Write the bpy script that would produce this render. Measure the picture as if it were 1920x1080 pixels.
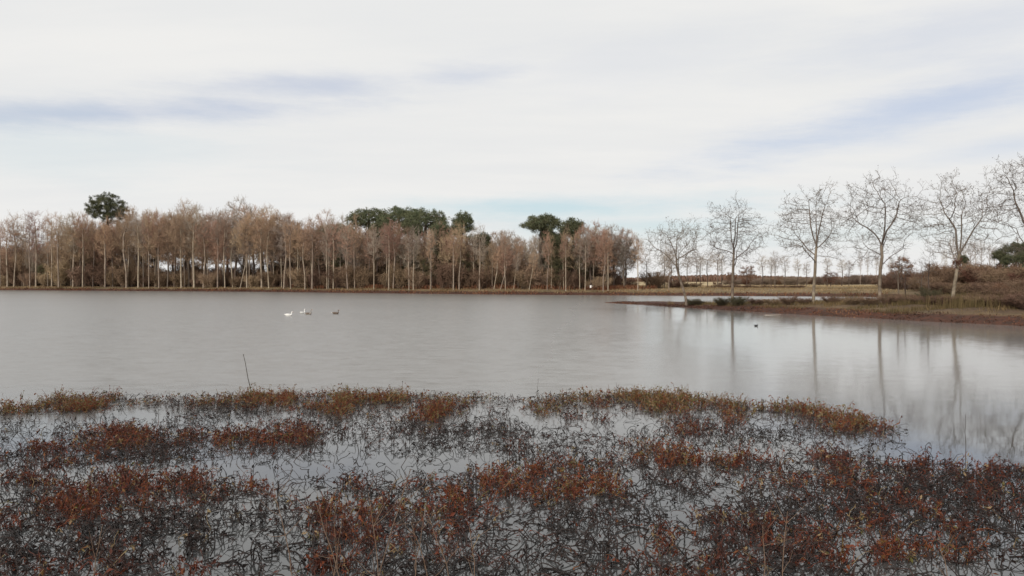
import bpy, math, random
import numpy as np
from mathutils import Vector

# ------------------------------------------------------------------ scene, camera, sky, sun
scene = bpy.context.scene
for o in list(bpy.data.objects):
    bpy.data.objects.remove(o)
C = scene.collection
EYE = 3.0                      # eye height above the water, metres
FPX = 1478.0                   # focal length of the photograph in its own pixels
HOR = 525.0                    # horizon row in the photograph

cam_d = bpy.data.cameras.new("camera")
cam_d.sensor_fit = 'HORIZONTAL'
cam_d.sensor_width = 36.0
cam_d.lens = 36.0 * FPX / 1920.0
cam_d.clip_start = 0.1
cam_d.clip_end = 12000
cam = bpy.data.objects.new("camera", cam_d)
C.objects.link(cam)
cam.location = (0, 0, EYE)
cam.rotation_euler = (math.radians(90) - math.atan((540 - HOR) / FPX), 0, 0)
scene.camera = cam

SUN_EL, SUN_AZ = math.radians(30), math.radians(-148)    # azimuth measured from +Y towards +X
world = bpy.data.worlds.new("World")
scene.world = world
world.use_nodes = True

class NT:
    """small helper to write node maths"""
    def __init__(self, tree):
        self.t = tree; self.n = tree.nodes; self.l = tree.links
    def node(self, kind, **kw):
        nd = self.n.new(kind)
        for k, v in kw.items():
            setattr(nd, k, v)
        return nd
    def put(self, sock, v):
        if isinstance(v, bpy.types.NodeSocket):
            self.l.new(v, sock)
        else:
            sock.default_value = v
    def m(self, op, a, b=0.0, c=0.0, clamp=False):
        nd = self.node('ShaderNodeMath', operation=op, use_clamp=clamp)
        self.put(nd.inputs[0], a); self.put(nd.inputs[1], b); self.put(nd.inputs[2], c)
        return nd.outputs[0]
    def vec(self, x, y, z):
        nd = self.node('ShaderNodeCombineXYZ')
        for i, v in enumerate((x, y, z)):
            self.put(nd.inputs[i], v)
        return nd.outputs[0]
    def noise(self, v, scale, detail=3.0, rough=0.5, out=0):
        nd = self.node('ShaderNodeTexNoise')
        if v is not None:
            self.put(nd.inputs['Vector'], v)
        nd.inputs['Scale'].default_value = scale
        nd.inputs['Detail'].default_value = detail
        nd.inputs['Roughness'].default_value = rough
        return nd.outputs[out]
    def ramp(self, v, lo, hi):
        nd = self.node('ShaderNodeMapRange', interpolation_type='SMOOTHSTEP')
        self.put(nd.inputs[0], v)
        nd.inputs[1].default_value = lo; nd.inputs[2].default_value = hi
        return nd.outputs[0]
    def mix(self, f, a, b):
        nd = self.node('ShaderNodeMix', data_type='RGBA')
        self.put(nd.inputs[0], f)
        for s, v in ((nd.inputs[6], a), (nd.inputs[7], b)):
            if isinstance(v, bpy.types.NodeSocket):
                self.l.new(v, s)
            else:
                s.default_value = (v[0], v[1], v[2], 1)
        return nd.outputs[2]

def build_world():
    w = NT(world.node_tree)
    w.n.clear()
    tc = w.node('ShaderNodeTexCoord')
    sp = w.node('ShaderNodeSeparateXYZ')
    w.l.new(tc.outputs['Generated'], sp.inputs[0])
    X, Y, Z = sp.outputs
    az = w.m('ARCTAN2', X, Y)
    el = w.m('ARCSINE', Z)
    zc = w.m('ADD', w.m('MAXIMUM', Z, 0.0), 0.13)
    u, v = w.m('DIVIDE', X, zc), w.m('DIVIDE', Y, zc)
    # streaky cloud deck: low contrast, drawn out across the view
    p1 = w.vec(w.m('ADD', w.m('MULTIPLY', u, 0.28), w.m('MULTIPLY', v, 0.25)), w.m('MULTIPLY', v, 0.9), 0.0)
    n1 = w.noise(p1, 1.1, 5, 0.55)
    p2 = w.vec(w.m('MULTIPLY', u, 0.5), w.m('MULTIPLY', v, 1.6), 3.7)
    n2 = w.noise(p2, 1.3, 5, 0.6)
    warp1 = w.m('MULTIPLY', w.m('SUBTRACT', w.noise(w.vec(w.m('MULTIPLY', az, 3.0), w.m('MULTIPLY', el, 9.0), 1.0), 1.6, 5, 0.6), 0.5), 1.6)
    warp2 = w.m('MULTIPLY', w.m('SUBTRACT', w.noise(w.vec(w.m('MULTIPLY', az, 5.0), w.m('MULTIPLY', el, 30.0), 5.0), 1.5, 8, 0.68), 0.5), 1.7)
    sk = w.node('ShaderNodeTexSky', sky_type='NISHITA', sun_disc=False)
    sk.sun_elevation = SUN_EL
    sk.sun_rotation = SUN_AZ
    sk.air_density = 1.0; sk.dust_density = 1.2; sk.ozone_density = 1.5
    bluesky = w.node('ShaderNodeVectorMath', operation='SCALE')
    w.l.new(sk.outputs[0], bluesky.inputs[0])
    bluesky.inputs['Scale'].default_value = 1.0
    # gaps in the deck: (azimuth, elevation, half length, half height, slope, strength)
    def patch(px, py, a, b, slope, s):
        A = math.atan((px - 960) / FPX); E = math.atan((HOR - py) / FPX) * math.cos(A)
        du = w.m('SUBTRACT', az, A); dv = w.m('SUBTRACT', w.m('SUBTRACT', el, E), w.m('MULTIPLY', du, slope))
        q = w.m('ADD', w.m('POWER', w.m('DIVIDE', du, a / FPX), 2.0), w.m('POWER', w.m('DIVIDE', dv, b / FPX), 2.0))
        q = w.m('ADD', w.m('SQRT', q), w.m('ADD', warp1, warp2))
        nd = w.node('ShaderNodeMapRange', interpolation_type='SMOOTHERSTEP')
        w.put(nd.inputs[0], q)
        nd.inputs[1].default_value = 1.8; nd.inputs[2].default_value = -0.45
        return w.m('MULTIPLY', nd.outputs[0], s)
    lil = None
    for pt in ((150, 214, 430, 24, .11, 1.0), (610, 160, 190, 26, .10, .8), (870, 142, 150, 26, .05, .6),
               (1690, 212, 330, 40, .17, 1.0), (1850, 150, 240, 50, .15, .5), (1850, 45, 330, 55, .1, .45),
               (1130, 120, 300, 60, .1, .2), (1880, 275, 120, 16, .1, .5)):
        k = patch(*pt)
        lil = k if lil is None else w.m('MAXIMUM', lil, k)
    cyan = None
    for pt in ((1090, 392, 330, 26, .0, .9), (1200, 425, 260, 26, .0, .7), (90, 275, 330, 60, .02, .28),
               (1560, 440, 500, 26, .0, .35)):
        k = patch(*pt)
        cyan = k if cyan is None else w.m('MAXIMUM', cyan, k)
    # thin places elsewhere in the deck, all round the sky
    thin = w.m('MULTIPLY', w.ramp(n1, 0.56, 0.80), 0.30)
    base = w.mix(w.ramp(n2, 0.3, 0.7), (0.83, 0.825, 0.81), (0.78, 0.785, 0.785))
    haze_low = w.ramp(el, 0.10, 0.0)
    base = w.mix(w.m('MULTIPLY', haze_low, 0.35), base, (0.83, 0.82, 0.81))
    lilac = w.mix(0.35, (0.62, 0.65, 0.77), (0.74, 0.75, 0.80))
    gap = w.node('ShaderNodeVectorMath', operation='SCALE')
    w.l.new(sk.outputs[0], gap.inputs[0]); gap.inputs['Scale'].default_value = SKY_GAIN
    tint = w.mix(0.30, lilac, gap.outputs[0])
    cy = w.mix(0.30, (0.58, 0.74, 0.80), gap.outputs[0])
    c = w.mix(w.m('ADD', lil, thin, clamp=True), base, tint)
    c = w.mix(cyan, c, cy)
    bg = w.node('ShaderNodeBackground')
    w.l.new(c, bg.inputs[0])
    bg.inputs[1].default_value = 1.04
    out = w.node('ShaderNodeOutputWorld')
    w.l.new(bg.outputs[0], out.inputs[0])
SKY_GAIN = 0.10
build_world()

sun_d = bpy.data.lights.new("sun", 'SUN')
sun_d.energy = 3.0
sun_d.angle = math.radians(9)
sun_d.color = (1.0, 0.93, 0.84)
sun = bpy.data.objects.new("sun", sun_d)
C.objects.link(sun)
sd_ = Vector((math.sin(SUN_AZ) * math.cos(SUN_EL), math.cos(SUN_AZ) * math.cos(SUN_EL), math.sin(SUN_EL)))
sun.rotation_euler = sd_.to_track_quat('Z', 'Y').to_euler()
sun.location = sd_ * 50

vs = scene.view_settings
vs.view_transform = 'Standard'
vs.look = 'None'
vs.exposure = 0.0
vs.gamma = 1.0
scene.render.engine = 'CYCLES'
scene.render.resolution_x, scene.render.resolution_y = 1024, 576

# ------------------------------------------------------------------ helpers
def at(px, py, z=0.0):
    """ground point (x, y) for a photograph pixel, on the level z"""
    d = (EYE - z) * FPX / (py - HOR)
    return (px - 960) / FPX * d, d

def at_d(px, d):
    return (px - 960) / FPX * d, d

def mesh_np(name, V, F, attrs=None, smooth=False):
    V = np.asarray(V, dtype=np.float32).reshape(-1, 3)
    F = np.asarray(F, dtype=np.int32)
    me = bpy.data.meshes.new(name)
    me.vertices.add(len(V)); me.vertices.foreach_set('co', V.ravel())
    me.loops.add(F.size); me.loops.foreach_set('vertex_index', F.ravel())
    me.polygons.add(len(F))
    me.polygons.foreach_set('loop_start', np.arange(len(F), dtype=np.int32) * F.shape[1])
    if smooth:
        me.polygons.foreach_set('use_smooth', np.ones(len(F), dtype=bool))
    if attrs:
        for k, a in attrs.items():
            at_ = me.attributes.new(k, 'FLOAT', 'POINT')
            at_.data.foreach_set('value', np.asarray(a, dtype=np.float32).ravel())
    me.update(calc_edges=True)
    return me

def obj(name, me, mat, parent=None):
    o = bpy.data.objects.new(name, me)
    C.objects.link(o)
    if mat is not None and len(me.materials) == 0:
        me.materials.append(mat)
    o.parent = parent
    return o

def set_mat(o, mt):
    if len(o.data.materials) == 0: o.data.materials.append(mt)
    o.material_slots[0].link = 'OBJECT'; o.material_slots[0].material = mt

def tag(o, label=None, cat=None, group=None, kind=None):
    if label: o['label'] = label
    if cat: o['category'] = cat
    if group: o['group'] = group
    if kind: o['kind'] = kind
    return o

def empty(name, loc, rz=0.0, s=1.0):
    e = bpy.data.objects.new(name, None)
    C.objects.link(e)
    e.empty_display_size = 0.3
    e.location = loc
    e.rotation_euler = (0, 0, rz)
    e.scale = s if isinstance(s, tuple) else (s, s, s)
    return e

def unit(v):
    return v / np.maximum(np.linalg.norm(v, axis=-1, keepdims=True), 1e-9)

def ring_frames(T):
    ref = np.zeros_like(T); ref[..., 0] = 0.37; ref[..., 1] = 0.83; ref[..., 2] = 0.41
    a = unit(np.cross(T, ref)); b = np.cross(T, a)
    return a, b

def tubes(P, R, s=3):
    """n polylines of k points with radii -> verts, quads"""
    n, k, _ = P.shape
    T = np.empty_like(P)
    T[:, 1:-1] = P[:, 2:] - P[:, :-2]; T[:, 0] = P[:, 1] - P[:, 0]; T[:, -1] = P[:, -1] - P[:, -2]
    T = unit(T)
    a, b = ring_frames(T)
    ang = np.arange(s) * 2 * np.pi / s
    V = P[:, :, None] + R[:, :, None, None] * (a[:, :, None] * np.cos(ang)[:, None] + b[:, :, None] * np.sin(ang)[:, None])
    idx = np.arange(n * k * s).reshape(n, k, s)
    nx = np.roll(idx, -1, axis=2)
    F = np.stack([idx[:, :-1], nx[:, :-1], nx[:, 1:], idx[:, 1:]], axis=-1).reshape(-1, 4)
    return V.reshape(-1, 3), F

def frusta(A, B, TA, TB, ra, rb, s):
    n = len(A)
    ang = np.arange(s) * 2 * np.pi / s
    def ring(P, T, r):
        a, b = ring_frames(unit(T))
        return P[:, None] + r[:, None, None] * (a[:, None] * np.cos(ang)[:, None] + b[:, None] * np.sin(ang)[:, None])
    V = np.stack([ring(A, TA, ra), ring(B, TB, rb)], axis=1)
    idx = np.arange(n * 2 * s).reshape(n, 2, s)
    nx = np.roll(idx, -1, axis=2)
    F = np.stack([idx[:, 0], nx[:, 0], nx[:, 1], idx[:, 1]], axis=-1).reshape(-1, 4)
    return V.reshape(-1, 3), F

def join(parts):
    Vs, Fs, off = [], [], 0
    for V, F in parts:
        Vs.append(V); Fs.append(F + off); off += len(V)
    return np.concatenate(Vs), np.concatenate(Fs)

def sph(rng, n):
    return unit(rng.normal(size=(n, 3)))

_w = np.random.default_rng(5)
_K = _w.normal(size=(24, 2)); _PH = _w.uniform(0, 6.28, 24)
def wob(x, y, scale, oct_=3):
    """smooth pseudo noise, about -1..1"""
    r = np.zeros_like(np.asarray(x, dtype=float)); amp = 1.0; tot = 0
    for o_ in range(oct_):
        for j in range(8):
            k = _K[(o_ * 8 + j) % 24] * (2 ** o_) / scale
            r = r + amp * np.sin(k[0] * x + k[1] * y + _PH[(o_ * 8 + j) % 24])
        tot += amp * 2.2
        amp *= 0.55
    return r / tot

# ------------------------------------------------------------------ materials
def mat_new(name):
    m = bpy.data.materials.new(name)
    m.use_nodes = True
    t = NT(m.node_tree)
    t.n.clear()
    out = t.node('ShaderNodeOutputMaterial')
    b = t.node('ShaderNodeBsdfPrincipled')
    t.l.new(b.outputs[0], out.inputs[0])
    return m, t, b, out

def mat_bark(name, c1, c2, scale=3.0, rough=0.9):
    m, t, b, _ = mat_new(name)
    tc = t.node('ShaderNodeTexCoord')
    oi = t.node('ShaderNodeObjectInfo')
    n = t.noise(tc.outputs['Object'], scale, 4, 0.6)
    c = t.mix(t.ramp(n, 0.35, 0.65), c1, c2)
    hs = t.node('ShaderNodeHueSaturation')
    t.l.new(c, hs.inputs['Color'])
    t.put(hs.inputs['Value'], t.m('MULTIPLY_ADD', oi.outputs['Random'], 0.5, 0.75))
    t.put(hs.inputs['Hue'], t.m('MULTIPLY_ADD', oi.outputs['Random'], 0.03, 0.485))
    t.l.new(hs.outputs[0], b.inputs['Base Color'])
    b.inputs['Roughness'].default_value = rough
    b.inputs['Specular IOR Level'].default_value = 0.2
    return m

def mat_tint(name, stops, rough=0.75, transl=0.0, spec=0.25):
    """colour picked per stem / leaf by the 'tint' attribute"""
    m, t, b, out = mat_new(name)
    a = t.node('ShaderNodeAttribute', attribute_name='tint')
    r = t.node('ShaderNodeValToRGB')
    el_ = r.color_ramp.elements
    while len(el_) < len(stops):
        el_.new(0.5)
    for e, (p, c) in zip(el_, stops):
        e.position = p; e.color = (*c, 1)
    t.l.new(a.outputs['Fac'], r.inputs[0])
    t.l.new(r.outputs[0], b.inputs['Base Color'])
    b.inputs['Roughness'].default_value = rough
    b.inputs['Specular IOR Level'].default_value = spec
    if transl:
        tr = t.node('ShaderNodeBsdfTranslucent')
        t.l.new(r.outputs[0], tr.inputs[0])
        ms = t.node('ShaderNodeMixShader'); ms.inputs[0].default_value = transl
        t.l.new(b.outputs[0], ms.inputs[1]); t.l.new(tr.outputs[0], ms.inputs[2])
        t.l.new(ms.outputs[0], out.inputs[0])
    return m

def mat_plain(name, c, rough=0.7, spec=0.3, var=0.0, scale=8.0):
    m, t, b, _ = mat_new(name)
    tc = t.node('ShaderNodeTexCoord')
    n = t.noise(tc.outputs['Object'], scale, 3, 0.6)
    lo = tuple(x * (1 - var) for x in c); hi = tuple(min(1, x * (1 + var)) for x in c)
    t.l.new(t.mix(n, lo, hi), b.inputs['Base Color'])
    b.inputs['Roughness'].default_value = rough
    b.inputs['Specular IOR Level'].default_value = spec
    return m

M = {}
M['bark_pale'] = mat_bark('pale_bark', (0.33, 0.27, 0.21), (0.20, 0.155, 0.115), 1.2)
M['bark_spit'] = mat_bark('mottled_bark', (0.24, 0.195, 0.15), (0.11, 0.085, 0.062), 1.5)
M['branch'] = mat_bark('grey_brown_branch', (0.135, 0.112, 0.092), (0.19, 0.155, 0.128), 2.0)
M['twig_red'] = mat_bark('reddish_twig', (0.41, 0.255, 0.18), (0.345, 0.22, 0.155), 0.5)
M['twig_brown'] = mat_bark('brown_twig', (0.38, 0.265, 0.175), (0.30, 0.21, 0.145), 0.5)
M['twig_grey'] = mat_bark('grey_twig', (0.36, 0.295, 0.24), (0.29, 0.235, 0.19), 0.5)
M['bark_dark'] = mat_bark('dark_bark', (0.085, 0.062, 0.047), (0.13, 0.10, 0.08), 2.0)
M['scrub'] = mat_bark('brown_scrub', (0.18, 0.118, 0.078), (0.225, 0.145, 0.098), 0.6)
M['hedge'] = mat_bark('grey_brown_hedge', (0.20, 0.15, 0.115), (0.25, 0.185, 0.145), 0.6)
M['needle'] = mat_bark('pine_needle', (0.070, 0.082, 0.045), (0.125, 0.125, 0.068), 0.7)
M['ivy'] = mat_bark('olive_leaf', (0.085, 0.085, 0.04), (0.12, 0.10, 0.055), 0.8)
M['rust'] = mat_bark('rust_leaf', (0.17, 0.085, 0.056), (0.135, 0.072, 0.05), 0.8)
M['bramble'] = mat_bark('bramble_leaf', (0.050, 0.052, 0.028), (0.085, 0.062, 0.038), 2.0)

# ------------------------------------------------------------------ the lie of the land
SHORE = np.array([(-420, 330), (-300, 300), (-230, 262), (-151, 233), (-106, 216.5), (-65, 201), (-35, 181), (-6.7, 164.5), (10, 158), (25, 153),
    (42, 148), (57, 144), (63, 141), (65, 130), (62, 112), (57, 99), (51, 90), (44, 85), (38, 88), (32, 95), (26, 102),
    (19, 106), (14.5, 106), (12.3, 103.5), (14.2, 98), (16.5, 92), (18.8, 85.5), (22.2, 75.5), (25, 69), (27.4, 63), (30.2, 57), (33.2, 51),
    (38, 44.5), (45, 37), (52, 26), (48, 14), (36, 8), (20, 5.8), (0, 5.4), (-25, 5.8), (-60, 9), (-140, 25), (-260, 90), (-380, 190)], dtype=float)

def shore_sd(x, y):
    """distance to the shoreline, positive on land"""
    x = np.asarray(x, dtype=float); y = np.asarray(y, dtype=float)
    sh = x.shape; px = x.ravel(); py = y.ravel()
    best = np.full(px.shape, 1e9); inside = np.zeros(px.shape, dtype=bool)
    for i in range(len(SHORE)):
        ax, ay = SHORE[i]; bx, by = SHORE[(i + 1) % len(SHORE)]
        dx, dy = bx - ax, by - ay
        t = np.clip(((px - ax) * dx + (py - ay) * dy) / (dx * dx + dy * dy), 0, 1)
        best = np.minimum(best, np.hypot(px - ax - t * dx, py - ay - t * dy))
        c = ((ay > py) != (by > py))
        with np.errstate(divide='ignore', invalid='ignore'):
            xi = (bx - ax) * (py - ay) / (by - ay if by != ay else 1e-9) + ax
        inside ^= c & (px < xi)
    return np.where(inside, -best, best).reshape(sh)

def land(x, y):
    x = np.asarray(x, dtype=float); y = np.asarray(y, dtype=float)
    s = shore_sd(x, y)
    s = s + 0.35 * wob(x, y, 2.6, 3) * np.clip(1.2 - np.abs(s) / 12, 0, 1)
    h = np.where(s > 0, 1.12 * (1 - np.exp(-np.maximum(s, 0) / 2.6)), np.maximum(s * 0.35, -0.9))
    h = h + np.where(s > 1.0, 0.10 * wob(x, y, 1.7, 3) + 0.12 * wob(x, y, 9.0, 2), 0) * np.clip((s - 1) / 3, 0, 1)
    h = h + 0.25 * np.clip((6.0 - y) / 6.0, 0, 1) * (s > 0)
    h = h + 0.5 * np.clip((s - 8) / 20, 0, 1) * np.clip((-x + 20) / 30, 0, 1) * (y > 120)
    low = np.interp(y, [60, 68, 75, 82, 90, 100], [1.0, .95, .78, .55, .30, .22])
    low = np.where((x > 6) & (x < 50) & (y < 112) & (s > 0), 1 - (1 - low) * np.clip((50 - x) / 8, 0, 1), 1.0)
    h = h * low
    return h

def grid_coords(lo, hi, step, far_lo, far_hi):
    mid = np.arange(lo, hi + step / 2, step)
    a, g = [], step
    v = lo
    while v > far_lo:
        g *= 1.35; v -= g; a.append(v)
    b, g = [], step
    v = hi
    while v < far_hi:
        g *= 1.35; v += g; b.append(v)
    return np.concatenate([np.array(a[::-1]), mid, np.array(b)])

gx = grid_coords(-175, 85, 0.8, -5000, 5000)
gy = np.concatenate([grid_coords(-8, 30, 2.0, -400, 30), np.arange(32, 252, 0.8), grid_coords(252, 256, 1.2, 252, 6000)[1:]])
GX, GY = np.meshgrid(gx, gy)
GZ = land(GX, GY)
nx_, ny_ = len(gx), len(gy)
idg = np.arange(nx_ * ny_).reshape(ny_, nx_)
Fg = np.stack([idg[:-1, :-1], idg[:-1, 1:], idg[1:, 1:], idg[1:, :-1]], axis=-1).reshape(-1, 4)

def mat_ground():
    m, t, b, _ = mat_new('ground')
    g = t.node('ShaderNodeNewGeometry')
    sp = t.node('ShaderNodeSeparateXYZ'); t.l.new(g.outputs['Position'], sp.inputs[0])
    n1 = t.noise(g.outputs['Position'], 0.35, 5, 0.65)
    n2 = t.noise(g.outputs['Position'], 1.7, 5, 0.65)
    n3 = t.noise(g.outputs['Position'], 0.03, 4, 0.6)
    z = t.m('ADD', sp.outputs[2], t.m('MULTIPLY', t.m('SUBTRACT', n1, 0.5), 0.55))
    mud = t.mix(t.ramp(n2, 0.35, 0.65), (0.048, 0.029, 0.023), (0.085, 0.040, 0.028))
    grass = t.mix(t.ramp(n2, 0.3, 0.7), (0.17, 0.122, 0.072), (0.235, 0.165, 0.095))
    olive = t.mix(t.ramp(n1, 0.35, 0.65), grass, (0.125, 0.098, 0.055))
    litter = t.mix(t.ramp(n2, 0.3, 0.7), (0.10, 0.062, 0.042), (0.16, 0.085, 0.052))
    field = t.mix(t.ramp(n3, 0.3, 0.7), (0.42, 0.33, 0.20), (0.34, 0.27, 0.15))
    c = t.mix(t.ramp(z, 0.42, 0.70), mud, olive)
    # leaf litter under the wood on the left, stubble field beyond on the right
    wl = t.m('MULTIPLY', t.ramp(z, 0.95, 1.1), t.ramp(t.m('MULTIPLY_ADD', n1, 12.0, sp.outputs[0]), 40.0, 25.0))
    c = t.mix(wl, c, litter)
    # rough brown ground on the right behind the spit
    rg = t.m('MULTIPLY', t.ramp(z, 0.5, 0.8), t.m('MULTIPLY', t.ramp(t.m('MULTIPLY_ADD', n1, 10.0, sp.outputs[0]), 18.0, 28.0), t.ramp(sp.outputs[1], 150.0, 120.0)))
    c = t.mix(t.m('MULTIPLY', rg, 0.95), c, t.mix(t.ramp(n2, 0.3, 0.7), (0.070, 0.048, 0.034), (0.115, 0.078, 0.052)))
    fm = t.m('MULTIPLY', t.ramp(sp.outputs[1], 200.0, 235.0), t.ramp(sp.outputs[0], 30.0, 50.0))
    c = t.mix(fm, c, field)
    t.l.new(c, b.inputs['Base Color'])
    b.inputs['Roughness'].default_value = 0.95
    b.inputs['Specular IOR Level'].default_value = 0.15
    bp = t.node('ShaderNodeBump'); bp.inputs['Strength'].default_value = 0.7; bp.inputs['Distance'].default_value = 0.15
    t.l.new(n2, bp.inputs['Height']); t.l.new(bp.outputs[0], b.inputs['Normal'])
    return m
ground = obj('ground', mesh_np('ground', np.stack([GX, GY, GZ], axis=-1), Fg, smooth=True), mat_ground())
tag(ground, kind='structure')

WAVES = 0.12
def mat_water():
    m, t, b, out = mat_new('water')
    g = t.node('ShaderNodeNewGeometry')
    sp = t.node('ShaderNodeSeparateXYZ'); t.l.new(g.outputs['Position'], sp.inputs[0])
    X, Y = sp.outputs[0], sp.outputs[1]
    # wind: open water ripples, the lee of the spit and the weed bed lie calm
    n_big = t.noise(g.outputs['Position'], 0.035, 4, 0.55)
    lee = t.ramp(t.m('ADD', t.m('SUBTRACT', X, t.m('MULTIPLY', Y, 0.10)), t.m('MULTIPLY', t.m('SUBTRACT', n_big, 0.5), 14.0)), 10.0, -6.0)
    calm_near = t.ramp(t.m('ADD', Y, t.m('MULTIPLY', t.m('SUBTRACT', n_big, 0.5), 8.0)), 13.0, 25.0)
    far_arm = t.m('MULTIPLY', t.ramp(Y, 108.0, 116.0), t.ramp(X, 5.0, 20.0))
    wind = t.m('MULTIPLY', t.m('MAXIMUM', lee, 0.10), t.m('MAXIMUM', calm_near, 0.05))
    wind = t.m('MULTIPLY', wind, t.m('MULTIPLY_ADD', n_big, 0.8, 0.6))
    wind = t.m('MAXIMUM', wind, t.m('MULTIPLY', far_arm, 0.7))
    v1 = t.vec(t.m('MULTIPLY', X, 0.5), Y, 0.0)
    # slopes of the ripples, as a normal (not filtered away in the distance as a bump would be)
    c1 = t.noise(v1, 5.5, 2, 0.5, out=1)
    c2 = t.noise(v1, 2.2, 2, 0.5, out=1)
    def vm(op, a, b_):
        nd = t.node('ShaderNodeVectorMath', operation=op)
        t.put(nd.inputs[0], a)
        if op == 'SCALE': t.put(nd.inputs['Scale'], b_)
        else: t.put(nd.inputs[1], b_)
        return nd.outputs[0]
    sl = vm('SUBTRACT', vm('ADD', c1, c2), (1.0, 1.0, 1.0))
    sl = vm('MULTIPLY', sl, (1.0, 1.0, 0.0))
    sl = vm('SCALE', sl, t.m('MULTIPLY_ADD', wind, WAVES, 0.005))
    nrm = t.node('ShaderNodeVectorMath', operation='NORMALIZE')
    t.put(nrm.inputs[0], vm('ADD', sl, (0.0, 0.0, 1.0)))
    t.l.new(nrm.outputs[0], b.inputs['Normal'])
    # silty open water; near water's weaker sky reflection painted in as darker base colour
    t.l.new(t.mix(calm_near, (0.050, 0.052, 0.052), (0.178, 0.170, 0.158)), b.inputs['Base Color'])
    t.put(b.inputs['Roughness'], t.m('MULTIPLY_ADD', t.m('POWER', wind, 0.5), 0.29, 0.012, clamp=True))
    b.inputs['IOR'].default_value = 1.62
    b.inputs['Specular IOR Level'].default_value = 0.5
    return m
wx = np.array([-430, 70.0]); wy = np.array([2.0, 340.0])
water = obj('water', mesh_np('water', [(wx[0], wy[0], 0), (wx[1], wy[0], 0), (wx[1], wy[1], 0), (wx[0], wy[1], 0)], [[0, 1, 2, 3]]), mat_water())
tag(water, kind='structure')

# ------------------------------------------------------------------ trees
def colonize(rng, trunk, attr, step, di, dk, iters=90, trop=(0, 0, 0.12), jit=0.18, start=0, limbs=()):
    """space colonisation: returns node positions and parents"""
    pos = [np.array(p, dtype=float) for p in trunk]
    par = [-1] + list(range(len(trunk) - 1))
    for k0, lp in limbs:
        for j, q_ in enumerate(lp):
            par.append(k0 if j == 0 else len(pos) - 1)
            pos.append(np.array(q_, dtype=float))
    P = np.array(pos)
    d = np.linalg.norm(attr[:, None] - P[None, start:], axis=2)
    near = d.argmin(1) + start; dist = d.min(1)
    alive = dist > dk
    trop = np.array(trop); kids = {}
    for it in range(iters):
        act = alive & (dist < di)
        if not act.any():
            if not alive.any(): break
            k = np.where(alive, dist, 1e9).argmin()
            act = np.zeros_like(alive); act[k] = True
        ns, cnt = np.unique(near[act], return_counts=True)
        for n in ns:
            kids[n] = kids.get(n, 0) + 1
            if kids[n] > 4: alive &= near != n
        ns = [n for n in ns if kids[n] <= 4]
        if not ns: continue
        newp = []
        for n in ns:
            v = unit(attr[act & (near == n)] - pos[n]).sum(0)
            v = v / (np.linalg.norm(v) + 1e-9) + trop + rng.normal(size=3) * jit
            newp.append(pos[n] + step * v / np.linalg.norm(v)); par.append(int(n))
        base = len(pos)
        pos += newp
        NP = np.array(newp)
        dn = np.linalg.norm(attr[:, None] - NP[None], axis=2)
        j = dn.argmin(1); dm = dn.min(1)
        upd = dm < dist
        dist = np.where(upd, dm, dist); near = np.where(upd, base + j, near)
        alive &= dist > dk
        if len(pos) > 4000: break
    return np.array(pos), np.array(par)

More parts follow.
